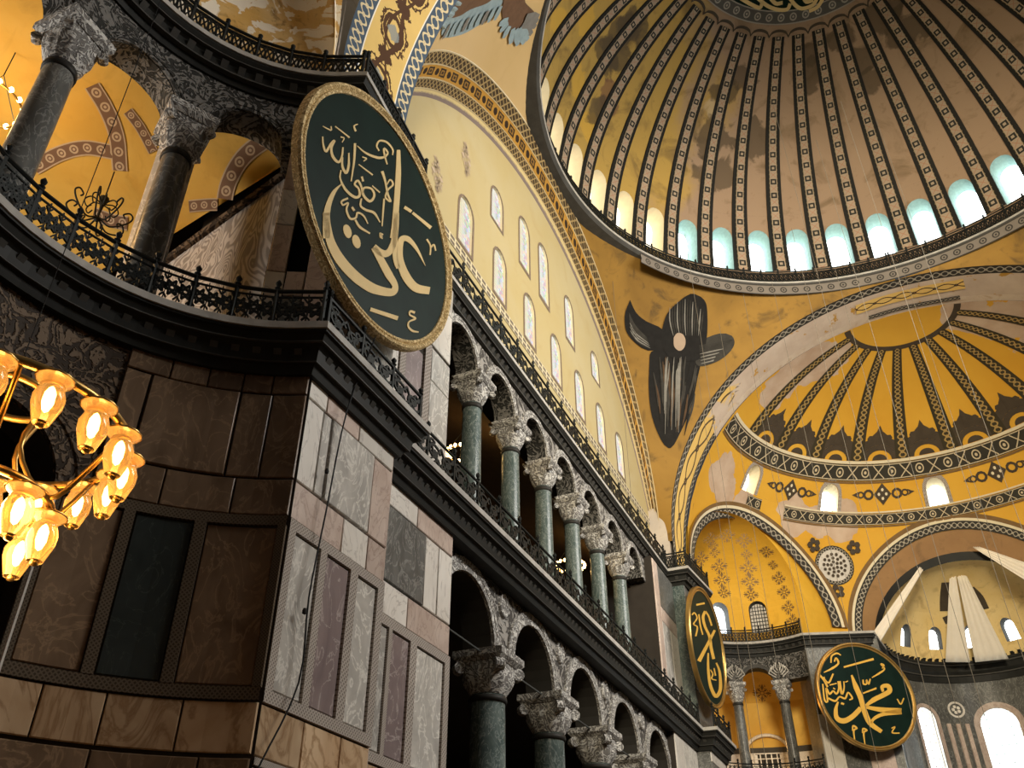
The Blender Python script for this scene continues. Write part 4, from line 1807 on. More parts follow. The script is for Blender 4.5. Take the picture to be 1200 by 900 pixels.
EXA, EXH, EXZ, EXT = 61.5, 26.5, 23.3, 6.05     # opening of the exedra conch in (angle, height)
APA, APZ, APT = 26.8, 22.3, 7.3                # opening of the apse


def semi_low(th):
    for c, h, z0, t in ((EXA, EXH, EXZ, EXT), (-EXA, EXH, EXZ, EXT), (0, APA, APZ, APT)):
        q = (th - c) / h
        if abs(q) < 1:
            return z0 + t * math.sqrt(1 - q * q)
    return 22.1


# material: gold with bare plaster where the paint is lost
def lossy(name, base, blobs):
    g = G(name, .6, spec=.1)
    c = g.mix(g.ramp(g.noise(.2, 6), .35, .65), *base)
    n = g.noise(.45, 8, .5)
    msk = None
    for (bx, by, bz), r in blobs:
        x, y, z = g.xyz()
        d = ((x - bx) * (x - bx) + (y - by) * (y - by) + (z - bz) * (z - bz)).sqrt() / r
        k = (d + (n - .5) * 1.6).lt(.85)
        msk = k if msk is None else OR(msk, k)
    pl = g.mix(g.ramp(g.noise(.8, 6), .35, .65), (.60, .47, .36), (.50, .36, .26))
    g.col(g.mix(msk, c, pl) if msk is not None else c)
    M[name] = g.mat


SEMI = Surf(lambda z, t: semi(t, z), [22.1 + 16.4 * math.sin(PI / 2 * i / 50) for i in range(51)], lin(-89, 89, 90))
bl = []
for px, py, r in ((935, 430, 2.2), (965, 420, 2.0), (910, 455, 1.8), (1135, 368, 2.0), (1190, 372, 2.6), (845, 555, 1.6), (850, 575, 1.5), (870, 590, 1.3),
                  (930, 605, 1.6), (960, 612, 1.4), (985, 620, 1.3), (990, 600, 1.0)):
    p, _ = SEMI.hit(px, py)
    if p is not None:
        bl.append((tuple(p), r))
lossy('gold_semidome_worn', ((.72, .41, .055), (.66, .35, .04)), bl)
SWIN = []                       # window angles
for px, py in ((883, 562), (973, 580), (1100, 572)):
    p, _ = SEMI.hit(px, py)
    SWIN.append(math.degrees(math.atan2(p[1], p[0] - SX)))
sw_mid = SWIN[2]
SWIN = [63.4, 32.8, 0.0, -32.8, -63.4]
SZW0, SZWS, SHW = 31.25, 32.25, .62
ths = sorted(set(lin(-90, 90, 90)) | set(c + h * -math.cos(PI * i / 24) for c, h in ((EXA, EXH), (-EXA, EXH), (0, APA)) for i in range(25)))
mb = MB()
for a, b in zip(ths, ths[1:]):
    m2 = (a + b) / 2
    inside_ = abs(abs(m2) - EXA) < EXH or abs(m2) < APA
    za, zb = (semi_low(a), semi_low(b)) if inside_ else (22.1, 22.1)
    for th, z in ((a, za),):
        pass
    if inside_:
        if semi_low(a) == 22.1:
            za = EXZ if abs(abs(m2) - EXA) < EXH else APZ
        if semi_low(b) == 22.1:
            zb = EXZ if abs(abs(m2) - EXA) < EXH else APZ
    mb.grid([[semi(a, za + (SZW0 - za) * i / 6) for i in range(7)], [semi(b, zb + (SZW0 - zb) * i / 6) for i in range(7)]])
# band with windows
hwd = math.degrees(SHW / 12.9)
t2 = sorted(set(lin(-90, 90, 60)) | set(c + hwd * -math.cos(PI * i / 8) for c in SWIN for i in range(9)))
for a, b in zip(t2, t2[1:]):
    def zl(x):
        for c in SWIN:
            q = (x - c) / hwd
            if abs(q) <= 1 + 1e-6:
                return SZWS + SHW * math.sqrt(max(0, 1 - q * q))
        return SZW0
    mid = any(abs((a + b) / 2 - c) < hwd for c in SWIN)
    za, zb = (max(zl(a), SZWS), max(zl(b), SZWS)) if mid else (SZW0, SZW0)
    mb.grid([[semi(a, za + (33.1 - za) * i / 2) for i in range(3)], [semi(b, zb + (33.1 - zb) * i / 2) for i in range(3)]])
zz = [SZ0 + SC * math.sin(p) for p in lin(math.asin(9.0 / SC), PI / 2 - .001, 20)]
mb.grid([[semi(t, z) for t in lin(-90, 90, 80)] for z in zz])
sd = struct(mb.build('ceiling_east_half_dome', M['gold_semidome_worn'], None, True), 'golden half dome with dark radiating ribs and worn plaster', 'dome')


def semi_band(z0, z1, a0, a1, n, mat, name='painted_band', width=None, d=.06):
    mb = MB()
    wz = width or (z1 - z0)
    rows, L = [], [0.0]
    for i, t in enumerate(lin(a0, a1, n)):
        rows.append([semi(t, z0, d), semi(t, (z0 + z1) / 2, d), semi(t, z1, d)])
        if i:
            L.append(L[-1] + math.dist(rows[-1][1], rows[-2][1]) / wz)
    mb.grid(rows, uvf=lambda i, j: (j / 2, L[i] + .01))
    return mb.build(name, M[mat], sd)


semi_band(33.05, 33.95, -89, 89, 80, 'band_xo')
semi_band(33.97, 34.12, -89, 89, 60, 'reveal_cream')
semi_band(32.90, 33.02, -89, 89, 60, 'paint_brown')
semi_band(30.42, 31.12, -89, 48, 60, 'band_xo')
semi_band(30.42, 31.12, 57, 63, 6, 'band_xo')
semi_band(31.16, 31.25, -89, 48, 60, 'reveal_cream')
semi_band(30.28, 30.38, -89, 48, 60, 'paint_brown')
# ribs
for k in range(-5, 5):
    th = 16.4 * k + 8.2
    if abs(th) > 84:
        continue
    mb = MB()
    rows, L = [], [0.0]
    zz = [SZ0 + SC * math.sin(p) for p in lin(math.asin((34.15 - SZ0) / SC), math.asin((38.18 - SZ0) / SC), 16)]
    for i, z in enumerate(zz):
        wd = (.95 - .40 * i / 16) / 2
        da = math.degrees(wd / sr(z))
        rows.append([semi(th - da, z, .05), semi(th, z, .06), semi(th + da, z, .05)])
        if i:
            L.append(L[-1] + math.dist(rows[-1][1], rows[-2][1]) / (2 * wd))
    mb.grid(rows, uvf=lambda i, j: (j / 2, L[i] + .01))
    mb.build('rib', M['band_semirib'], sd)
    # lunette ornament between ribs
    t0 = th + 8.2
    if abs(t0) < 82:
        mb = MB()
        n = 10
        R0, R1 = 1.25, .82
        cz = 34.15

        def SP(dx, dz):
            z = min(cz + dz * .60, 38.3)
            return semi(t0 + math.degrees(dx / sr(cz)), z, .045)
        mb.grid([[SP(R1 * math.cos(a), R1 * math.sin(a)), SP(R0 * math.cos(a), R0 * math.sin(a))] for a in lin(0, PI, n)])
        mb.add([SP(.5 * math.cos(a), .5 * math.sin(a)) for a in lin(0, PI, n)], [tuple(range(n + 1))])
        crest = [SP(x_, y_) for x_, y_ in ((-1.5, .9), (-1.2, 1.5), (-.8, 1.7), (-.45, 2.1), (-.22, 2.3), (0, 2.75), (.22, 2.3), (.45, 2.1), (.8, 1.7), (1.2, 1.5), (1.5, .9))]
        base_ = [SP(1.25 * math.cos(a), 1.25 * math.sin(a)) for a in lin(PI - .5, .5, 10)]
        mb.grid([[a, b] for a, b in zip(crest, base_)])
        for a in lin(.1, PI - .1, 8):
            r = 1.45
            k2 = 1.0 + .45 * max(0, math.sin(a)) ** 6
            mb.add([SP(r * k2 * math.cos(a) + .27 * math.cos(b_), r * k2 * math.sin(a) + .27 * math.sin(b_)) for b_ in lin(0, 2 * PI, 6)[:-1]], [(0, 1, 2, 3, 4, 5)])
        mb.build('painted_lunette', M['paint_dark'], sd)
# little cap line at the top of the ribs
semi_band(38.16, 38.24, -89, 89, 40, 'paint_dark', d=.05)
# windows of the half dome
for k, c in enumerate(SWIN):
    WN += 1
    ol = [semi(c - hwd, SZW0), semi(c + hwd, SZW0)] + [semi(c + hwd * math.cos(PI * i / 8), SZWS + SHW * math.sin(PI * i / 8)) for i in range(9)]
    r = window(WN, ol, lambda p, c=c: (math.cos(R_(c)), math.sin(R_(c)), -.1), ('small yellowish arched window in the golden half dome above the floral conch', 'small white arched window in the half dome above the round ornament', 'small white arched window in the half dome above the apse arch', 'small white arched window of the half dome past the apse arch', 'last small white arched window of the half dome')[k], 'pane_sky' if k else 'pane_warm', 'reveal_cream', (2, 3), 'reveal_cream', .9, .08)
    r['group'] = 'half dome windows'
    mb = MB()
    n = 8
    rows = []
    for i in range(n + 1):
        a = PI * i / n
        rows.append([semi(c + hwd * math.cos(a), SZWS + SHW * math.sin(a), .05), semi(c + hwd * 1.4 * math.cos(a), SZWS + SHW * 1.4 * math.sin(a), .05)])
    rows = [[semi(c + hwd, SZW0, .05), semi(c + hwd * 1.4, SZW0, .05)]] + rows + [[semi(c - hwd, SZW0, .05), semi(c - hwd * 1.4, SZW0, .05)]]
    mb.grid(rows, uvf=lambda i, j: (j, i * .8 + .01))
    mb.build('painted_border', M['band_frame'], sd)
# rhomb ornaments between the windows
for px, py in ((926, 574), (1034, 579), (1168, 553)):
    p, n_ = SEMI.hit(px, py, .05)
    th = math.degrees(math.atan2(p[1], p[0] - SX))
    z = p[2]

    def Q(dx, dz): return semi(th + math.degrees(dx / 13), z + dz * .85, .05)
    mb = MB()
    mb.add([Q(.62, 0), Q(0, .75), Q(-.62, 0), Q(0, -.75)], [(0, 1, 2, 3)])
    for s_ in (-1, 1):
        for cx, r in ((1.0, .38), (1.55, .25)):
            mb.grid([[Q(s_ * cx + r * .55 * math.cos(a), r * .55 * math.sin(a)), Q(s_ * cx + r * math.cos(a), r * math.sin(a))] for a in lin(0, 2 * PI, 10)])
        mb.add([Q(s_ * 1.85, .0), Q(s_ * 1.7, .22), Q(s_ * 2.2, 0), Q(s_ * 1.7, -.22)], [(0, 1, 2, 3)])
    mb.build('painted_rhomb', M['paint_dark'], sd)
    mb = MB()
    for a in (0, PI / 2, PI, 1.5 * PI):
        mb.add([semi(th + math.degrees((.26 * math.cos(a) + .1 * math.cos(b_)) / 13), z + (.30 * math.sin(a) + .12 * math.sin(b_)) * .85, .07) for b_ in lin(0, 2 * PI, 6)[:-1]], [(0, 1, 2, 3, 4, 5)])
    mb.build('painted_petal', M['reveal_cream'], sd)
# round ornament between the openings
p, n_ = SEMI.hit(977, 663, .05)
th, z = math.degrees(math.atan2(p[1], p[0] - SX)), p[2]


def Q(dx, dz): return semi(th + math.degrees(dx / 14.5), z + dz * .95, .06)


mb = MB(); mb.add([Q(1.15 * math.cos(a), 1.15 * math.sin(a)) for a in lin(0, 2 * PI, 28)[:-1]], [tuple(range(28))])
mb.build('painted_roundel', M['marble_white'], sd)
mb = MB()
mb.grid([[Q(r * math.cos(a), r * math.sin(a)) for r in (1.02, 1.42)] for a in lin(0, 2 * PI, 28)], uvf=lambda i, j: (j, i * .8 + .01))
mb.build('painted_border', M['band_arch_dark'], sd)


def Q(dx, dz): return semi(th + math.degrees(dx / 14.5), z + dz * .95, .16)


mb = MB()
for r, k in ((.78, 14), (.50, 9), (.24, 5)):
    for j in range(k):
        a = 2 * PI * j / k
        mb.add([Q(r * math.cos(a) + .12 * math.cos(b_), r * math.sin(a) + .12 * math.sin(b_)) for b_ in lin(0, 2 * PI, 6)[:-1]], [(0, 1, 2, 3, 4, 5)])
mb.build('painted_petal', M['paint_dark'], sd)
for dx, dz in ((-1.5, 1.3), (1.5, 1.3), (0, -1.9)):
    mb = MB()
    for j in range(5):
        a = 2 * PI * j / 5
        mb.add([Q(dx + .32 * math.cos(a) + .22 * math.cos(b_), dz + .32 * math.sin(a) + .22 * math.sin(b_)) for b_ in lin(0, 2 * PI, 6)[:-1]], [(0, 1, 2, 3, 4, 5)])
    mb.build('painted_palmette', M['paint_dark'], sd)

# ------------------------------------------------------------------ exedra conchs (north-east and north-west)
CR, CZ = 5.5, 24.3


def conch_pt(a, ph, sg=1):            # a angle in plan (east exedra), ph elevation; below 0: upright wall
    if ph < 0:
        return (sg * (EXC[0] + CR * math.cos(R_(a))), EXC[1] + CR * math.sin(R_(a)), CZ + ph)
    return (sg * (EXC[0] + CR * math.cos(R_(ph)) * math.cos(R_(a))), EXC[1] + CR * math.cos(R_(ph)) * math.sin(R_(a)), CZ + .90 * CR * math.sin(R_(ph)))


def out_of_semi(p):            # behind the upright plane of the opening
    return .474 * (abs(p[0]) - 19.2) + .88 * (p[1] - 15.2) > .0


CONW = [(31.5, 22.95, 24.6, .60), (4.5, 22.95, 24.6, .60)]          # angle, sill, spring, half width
for sg, mt, lb in ((1, 'gold_conch', 'bright yellow conch with dark floral chains above the far railing'), (-1, 'gold_old', 'flaking gold conch above the curved upper railing')):
    mb = MB()
    wl = [(a, z0, z1, math.degrees(h / CR)) for a, z0, z1, h in CONW] if sg > 0 else []
    aa = sorted(set(lin(-60, 200, 90)) | set(a + h * -math.cos(PI * i / 8) for a, z0, z1, h in wl for i in range(9)))
    for a, b in zip(aa, aa[1:]):
        m2 = (a + b) / 2
        wd = [q for q in wl if abs(m2 - q[0]) < q[3]]

        def wz(x, q):
            return q[2] + .60 * math.sqrt(max(0, 1 - ((x - q[0]) / q[3]) ** 2))
        if wd:
            q = wd[0]
            col_a = [conch_pt(a, 22.1 - CZ, sg), conch_pt(a, q[1] - CZ, sg)], [conch_pt(b, 22.1 - CZ, sg), conch_pt(b, q[1] - CZ, sg)]
            mb.grid(col_a)
            tops = []
            for x in (a, b):
                zt = wz(x, q)
                ph0 = zt - CZ if zt < CZ else math.degrees(math.asin(min(1, (zt - CZ) / (.90 * CR))))
                tops.append([conch_pt(x, p_, sg) for p_ in lin(ph0, 30, 6)])
            mb.grid(tops)
            prev = lin(30, 90, 14)
            mb.grid([[conch_pt(x, p_, sg) for p_ in prev] for x in (a, b)])
        else:
            hs_ = [22.1 - CZ, -.001] + lin(0, 90, 22)
            for h0, h1 in zip(hs_, hs_[1:]):
                q4 = [conch_pt(a, h0, sg), conch_pt(b, h0, sg), conch_pt(b, h1, sg), conch_pt(a, h1, sg)]
                if out_of_semi(np.mean(q4, 0)):
                    mb.add(q4, [(0, 1, 2, 3)])
    cn = struct(mb.build('ceiling_%s_conch' % ('northeast' if sg > 0 else 'northwest'), M[mt], None, False), lb, 'conch')
    # arch band around the opening, from the half-dome surface back to the conch
    mb = MB()
    rows = []
    for i in range(41):
        a = PI * i / 40
        t_, z_ = EXA + EXH * math.cos(a), EXZ + EXT * math.sin(a)
        p = np.array(semi(t_, z_, 0, sg))
        c0 = np.array([sg * EXC[0], EXC[1], CZ])
        v = p - c0
        if v[2] < 0:
            h_ = np.array([v[0], v[1], 0])
            q = c0 + h_ / np.linalg.norm(h_) * CR
            q[2] = p[2]
        else:
            v[2] /= .90
            q = c0 + v / np.linalg.norm(v) * CR * np.array([1, 1, .90])
        rows.append([p, q])
    low_ = lambda r: [np.array([r[0][0], r[0][1], 22.1]), np.array([r[1][0], r[1][1], 22.1])]
    rows = [low_(rows[0])] + rows + [low_(rows[-1])]
    mb.grid(rows, uvf=lambda i, j: (j, i * .5 + .01))
    mb.build('arch_soffit', M[mt], cn)
    if sg > 0:
        for r0, r1, mt2, w_ in ((1.0, 1.10, 'band_arch_dark', .75), (1.10, 1.13, 'reveal_cream', .2), (1.13, 1.17, 'paint_brown', .2)):
            mb = MB()
            rows, L = [], [0.0]
            for i in range(49):
                a = PI * i / 48
                rows.append([semi(EXA + EXH * r * math.cos(a), EXZ + EXT * r * math.sin(a), .22) for r in (r0, r1)])
                if i:
                    L.append(L[-1] + math.dist(rows[-1][0], rows[-2][0]) / w_)
            mb.grid(rows, uvf=lambda i, j: (j, L[i] + .01))
            mb.build('painted_band', M[mt2], sd)
CONCH = Surf(lambda a, p: conch_pt(a, p), lin(-60, 200, 80), [22.1 - CZ, -.001] + lin(0, 89, 30))
for chain in ([(833, 632), (838, 648), (843, 664), (846, 680), (848, 695)], [(872, 634), (875, 650), (877, 666), (879, 682), (880, 697)],
              [(898, 646), (906, 662), (913, 678), (919, 694), (924, 712), (929, 728)], [(852, 628), (836, 640), (822, 655)]):
    for i, (px, py) in enumerate(chain):
        rosette(CONCH, px, py, .55 if i % 2 == 0 or i > 2 else .38, 'paint_brown', cn if False else bpy.data.objects['ceiling_northeast_conch'], 8)
for k, (a0, z0, z1, h) in enumerate(CONW):
    WN += 1
    hd = math.degrees(h / CR)

    def CP(a, z): return conch_pt(a, z - CZ if z < CZ else math.degrees(math.asin((z - CZ) / (.90 * CR))))
    ol = [CP(a0 - hd, z0), CP(a0 + hd, z0)] + [CP(a0 + hd * math.cos(PI * i / 8), z1 + .60 * math.sin(PI * i / 8)) for i in range(9)]
    r = window(WN, ol, lambda p, a0=a0: (math.cos(R_(a0)), math.sin(R_(a0)), 0), 'dazzling arched window beside the edge-on roundel' if k == 0 else 'arched conch window with a dark square grille',
               'pane_sky' if k == 0 else 'pane_warm', 'cornice_mid', None if k == 0 else (6, 8), 'iron', .7 if k == 0 else .45, .08)
    if k == 1:
        for ch in r.children:
            if ch.name.startswith('pane'):
                ch.data.materials[0] = M['marble_white']

# ------------------------------------------------------------------ apse
AR, AZ = 5.75, 21.9


def ap(t, q):
    """apse vault: t 0..pi across, q 0 at the half dome .. 1 at the inner arch"""
    th = APA * math.cos(t)
    p0 = semi(th, APZ + APT * math.sin(t))
    p1 = (APC[0], 5.95 * math.cos(t), 21.8 + 5.75 * math.sin(t))
    return tuple(p0[i] * (1 - q) + p1[i] * q for i in range(3))


apv = struct(arch_strip(ap, 0, .72, 0, PI, 40, 'ceiling_apse_vault', 'brown_vault', None, width=2), 'brown barrel vault before the apse', 'vault')
arch_strip(ap, .72, 1.0, 0, PI, 40, 'inner_arch', 'cornice_dark', apv)
for r0, r1, mt2, w_ in ((1.0, 1.075, 'band_arch_dark', .55), (1.075, 1.10, 'reveal_cream', .2), (1.10, 1.14, 'paint_brown', .2)):
    mb = MB()
    rows, L = [], [0.0]
    for i in range(61):
        a = PI * i / 60
        rows.append([semi(APA * r * math.cos(a), APZ + APT * r * math.sin(a), .06) for r in (r0, r1)])
        if i:
            L.append(L[-1] + math.dist(rows[-1][0], rows[-2][0]) / w_)
    mb.grid(rows, uvf=lambda i, j: (j, L[i] + .01))
    mb.build('painted_band', M[mt2], sd)


def apse_pt(a, z, d=0.0):
    r = AR + .2 if z < AZ else (AR + .2) * math.sqrt(max(0, 1 - ((z - AZ) / 5.8) ** 2))
    r -= d
    return (APC[0] + r * math.cos(R_(a)), r * math.sin(R_(a)), z)


APS = Surf(lambda a, z: apse_pt(a, z), lin(-90, 90, 60), [12 + 9.9 * i / 12 for i in range(12)] + [AZ + 5.8 * math.sin(PI / 2 * i / 24) for i in range(25)])


def apse_ang(px, py):
    p, _ = APS.hit(px, py)
    return math.degrees(math.atan2(p[1], p[0] - APC[0])), p[2]


AWIN = [apse_ang(*p)[0] for p in ((1061, 750), (1096, 750), (1140, 748), (1184, 740))]
AW = [(a, 23.3, 24.3, .48) for a in AWIN] + [(-AWIN[0], 23.3, 24.3, .48)]
al = apse_ang(1090, 860)[0]
ac = apse_ang(1178, 870)[0]
LW = [(al, 14.0, 18.35, .75), (ac, 13.6, 17.9, 1.15), (-al, 14.0, 18.35, .75)]
mb = MB()
hz = lambda q: math.degrees(q[3] / (AR + .1))
for lst, zb, zt in ((LW, 12.0, 21.0), (AW, 21.0, 25.6)):
    aa = sorted(set(lin(-90, 90, 50)) | set(q[0] + hz(q) * -math.cos(PI * i / 8) for q in lst for i in range(9)))
    for a, b in zip(aa, aa[1:]):
        wd = [q for q in lst if abs((a + b) / 2 - q[0]) < hz(q)]
        if wd:
            q = wd[0]
            zt_ = lambda x: q[2] + q[3] * math.sqrt(max(0, 1 - ((x - q[0]) / hz(q)) ** 2))
            mb.grid([[apse_pt(x, z) for z in lin(zb, q[1], 2)] for x in (a, b)])
            mb.grid([[apse_pt(x, z) for z in lin(zt_(x), zt, 4)] for x in (a, b)])
        else:
            mb.grid([[apse_pt(x, z) for z in lin(zb, zt, 8)] for x in (a, b)])
    if zb == 12.0:
        apw = struct(mb.build('wall_apse', M['marble_dark']), 'dark marble apse wall around tall bright windows', 'wall')
        mb = MB()
mb.grid([[apse_pt(a, AZ + 5.8 * math.sin(p)) for a in lin(-90, 90, 40)] for p in lin(math.asin(3.7 / 5.8), PI / 2, 10)])
apc = struct(mb.build('ceiling_apse_conch', M['gold_apse'], None, True), 'pale gold apse conch partly hidden by hanging cloths', 'conch')
for k, q in enumerate(AW):
    WN += 1
    ol = [apse_pt(q[0] - hz(q), q[1]), apse_pt(q[0] + hz(q), q[1])] + [apse_pt(q[0] + hz(q) * math.cos(PI * i / 8), q[2] + q[3] * math.sin(PI * i / 8)) for i in range(9)]
    r = window(WN, ol, lambda p, a=q[0]: (math.cos(R_(a)), math.sin(R_(a)), 0), 'small arched window at the foot of the apse conch, %s from the upright roundel' % ('first', 'second', 'third', 'fourth', 'fifth')[k], 'pane_sky', 'stone_dark', (2, 2), 'reveal_cream', .6, .06)
    r['group'] = 'apse conch windows'
for k, q in enumerate(LW):
    WN += 1
    ol = [apse_pt(q[0] - hz(q), q[1]), apse_pt(q[0] + hz(q), q[1])] + [apse_pt(q[0] + hz(q) * math.cos(PI * i / 10), q[2] + q[3] * math.sin(PI * i / 10)) for i in range(11)]
    r = window(WN, ol, lambda p, a=q[0]: (math.cos(R_(a)), math.sin(R_(a)), 0),
               ('tall narrow apse window with patterned glass beside the roundel', 'broad bright arched window in the middle of the apse', 'tall narrow apse window on the far side of the broad one')[k],
               'pane_sky', 'marble_white', (5, 9) if k == 1 else (3, 9), 'reveal_haze_teal' if k == 1 else 'paint_brown', .5, .05)
    mb = MB()
    rows = []
    for i in range(13):
        a = PI * i / 12
        rows.append([apse_pt(q[0] + hz(q) * r_ * math.cos(a), q[2] + q[3] * r_ * math.sin(a), .07) for r_ in (1.0, 1.35)])
    rows = [[apse_pt(q[0] + hz(q) * r_, q[1], .07) for r_ in (1.0, 1.35)]] + rows + [[apse_pt(q[0] - hz(q) * r_, q[1], .07) for r_ in (1.0, 1.35)]]
    mb.grid(rows)
    mb.build('window_surround', M['marble_pink'], apw)
# apse cornice and frieze
AP_PATH = [(p[0], p[1]) for p in [apse_pt(a, 12) for a in lin(89, -89, 36)]]
o = struct(sweep(AP_PATH, [(-.1, 20.9), (.08, 20.9), (.14, 21.3), (.34, 21.6), (.40, 22.1), (.46, 22.15), (.46, 22.3), (-.1, 22.3)]).build('trim_apse_cornice', M['cornice_dark']), 'dark moulded cornice ringing the apse', 'cornice')
sweep(AP_PATH, [(.42, 21.98), (.50, 21.98), (.50, 22.08), (.42, 22.08)]).build('lip', M['cornice_mid'], o)
sweep(AP_PATH, [(.16, 21.32), (.24, 21.32), (.24, 21.40), (.16, 21.40)]).build('fillet', M['cornice_mid'], o)
modillions(AP_PATH, .1, .42, 22.3, 22.55, .5, .2, 'cresting', M['cornice_dark'], o)
# marble ribs of the apse wall
for px in (1120, 1131, 1142):
    a, _z = apse_ang(px, 880)
    mb = MB()
    mb.grid([[apse_pt(a - 1.4, z, .0), apse_pt(a - 1.2, z, .08), apse_pt(a + 1.2, z, .08), apse_pt(a + 1.4, z, .0)] for z in (13, 18.1)])
    mb.build('marble_pilaster', M['marble_pink'], apw)
a, z = apse_ang(1120, 832)
mb = MB()
mb.grid([[apse_pt(a + math.degrees(r * math.cos(t) / AR), z + r * math.sin(t), .08) for r in (.42, .56)] for t in lin(0, 2 * PI, 20)])
mb.build('ring_ornament', M['marble_white'], apw)
mb = MB()
for t0 in range(5):
    tt = 2 * PI * t0 / 5
    mb.add([apse_pt(a + math.degrees((.2 * math.cos(tt) + .12 * math.cos(b_)) / AR), z + .2 * math.sin(tt) + .12 * math.sin(b_), .08) for b_ in lin(0, 2 * PI, 6)[:-1]], [(0, 1, 2, 3, 4, 5)])
mb.build('ring_petal', M['marble_white'], apw)
# faded dark figure patch of the conch, a plain stand-in
for pts, wd in (([(1112, 682), (1110, 700), (1110, 716)], 1.0), ([(1136, 690), (1146, 700), (1153, 714)], .7), ([(1108, 722), (1112, 730)], .5)):
    decal_strip(APS, poly_curve(pts, 3), wd, .03, 'paint_dark', apc, 'painted_patch')
mb = MB()
mb.box(30.2, 34.2, 5.98, 9, 8, 22.1)
struct(mb.build('wall_apse_side', M['marble_dark']), 'dark side wall leading into the apse', 'wall')

# ------------------------------------------------------------------ north-east pier, exedra gallery and secondary pier
mb = MB()
mb.box(15.65, 19.0, 14.56, 20, 0, 12.4)
mb.box(11.4, 15.7, 15.26, 20, 0, 12.4)
pe_ = struct(mb.build('wall_northeast_pier', M['grout']), 'far pier clad in pale slabs at the arcade end', 'pier')
for a, b, z0, z1, mt in ((11.42, 13.0, 9.9, 12.36, 'marble_white'), (13.0, 15.6, 9.9, 12.36, 'marble_grey'), (11.42, 15.6, 8.9, 9.9, 'marble_pink'), (11.42, 15.6, 5.8, 8.9, 'marble_purple')):
    slab(FB, a, b, z0, z1, mt, pe_)
for a, b, z0, z1, mt in ((15.66, 19.0, 11.8, 12.36, 'marble_white'), (15.66, 17.4, 9.9, 11.8, 'marble_dark'), (17.4, 19.0, 9.9, 11.8, 'marble_pink'), (15.66, 19.0, 5, 9.9, 'marble_grey')):
    slab(FA, a, b, z0, z1, mt, pe_)
mb = MB(); mb.box(15.60, 15.66, 14.54, 15.3, 2, 12.36)
mb.build('marble_panel', M['marble_dark'], pe_)
mb = MB()
mb.box(15.5, 18.9, 14.9, 20, 13.2, 21.5)
mb.box(11.5, 15.6, 15.55, 20, 13.2, 21.5)
pu = struct(mb.build('wall_northeast_pier_upper', M['grout']), 'dark green upper pier beside the edge-on roundel', 'pier')
for a, b, z0, z1, mt in ((11.55, 12.4, 13.3, 21.4, 'marble_pink'), (12.4, 15.4, 19.0, 21.4, 'marble_dark'), (12.4, 15.4, 18.2, 19.0, 'marble_pink'), (12.4, 13.9, 13.3, 18.2, 'marble_grey'), (13.9, 15.4, 13.3, 18.2, 'marble_white')):
    slab(GR, a, b, z0, z1, mt, pu)
for a, b, z0, z1, mt in ((15.5, 18.9, 13.3, 15.4, 'marble_dark'), (15.5, 18.9, 15.4, 18.6, 'marble_green'), (15.5, 18.9, 18.6, 21.4, 'marble_dark')):
    slab(GU, a, b, z0, z1, mt, pu)
mb = MB(); mb.box(15.44, 15.5, 14.86, 15.6, 13.3, 21.4)
mb.build('marble_panel', M['marble_green'], pu)
EUP = exe_map(1, UR)
GE = [30, 46.5 + 1.0, 77.2, 107.5, 138, 168]
gx2 = arcade(EUP, [48.8, 77.2, 107.5, 138, 168], .98, 19.55, 21.35, 21, 205, .8, SU2, 'wall_northeast_exedra_gallery', M['carved_dark'],
             'dark carved spandrels above the far curved gallery columns', M['cornice_mid'])
for c in (77.2, 107.5, 138, 168):
    archivolt(EUP, c, .98, 19.55, SU2, .24, .06, gx2, M['cornice_mid'])
for c in (92.5, 123, 153, 183):
    mb = MB()
    for sg in (-1, 1):
        for k in range(4):
            mb.tube([EUP(c + sg * 1.2 * (k + 1), .05, 20.75 - .1 * k), EUP(c + sg * 1.7 * (k + 1), .05, 20.45 - .12 * k), EUP(c + sg * .6 * (k + 1), .05, 20.2 - .14 * k)], .045, 4)
    mb.build('leaf_relief', M['marble_grey'], gx2)
col = column('grey marble column of the far curved gallery', 13.2, 18.3, 19.55, .34, 'marble_dark', 'far curved gallery columns', capw=2.5)
for i, a in enumerate((62.2, 92.5, 123, 153, 183)):
    o = col if i == 0 else dup(col)
    o.location = EUP(a, -.25, 13.2)
    o['label'] = 'grey column of the far curved gallery, %s from the far pier' % ('first', 'second', 'third', 'fourth', 'fifth')[i]
    o.rotation_euler = (0, 0, R_(180 - a))
low2 = arcade(exe_map(1, EXR), [79, 117.5, 156], 1.45, 8.85, 12.4, 21, 176, .9, SU, 'wall_northeast_exedra_lower', M['carved_dark'], 'dark lower wall of the far curved gallery', M['stone_dark'], 10)
# behind: yellow vault, band, arched window wall with grille
gal2 = Surf(lambda u, v: (EXC[0] + (UR + .6 + v) * math.cos(R_(u)), EXC[1] + (UR + .6 + v) * math.sin(R_(u)), 19.7 + 2.2 * math.sin(PI * min(1, (v + 1.2) / 6.0))), lin(-16, 125, 50), lin(0, 4.8, 14))
mb = MB(); mb.grid(gal2.P.tolist())
struct(mb.build('ceiling_far_gallery', M['gold_gallery'], None, True), 'yellow vault glimpsed behind the far curved gallery', 'vault')
GWR = UR + 5.4
mb = MB()
for z0, z1 in ((13.2, 20.0),):
    mb.grid([[(EXC[0] + GWR * math.cos(R_(u)), EXC[1] + GWR * math.sin(R_(u)), z) for z in (z0, 16.6, z1)] for u in lin(-16, 125, 40)])
gb = struct(mb.build('wall_far_gallery', M['gold_gallery'], None, True), 'yellow rear wall of the far gallery', 'wall')
mb = MB()
mb.grid([[(EXC[0] + (GWR - .06) * math.cos(R_(u)), EXC[1] + (GWR - .06) * math.sin(R_(u)), z) for z in (13.2, 16.2)] for u in lin(-16, 125, 40)])
mb.build('marble_dado', M['marble_white'], gb)
mb = MB()
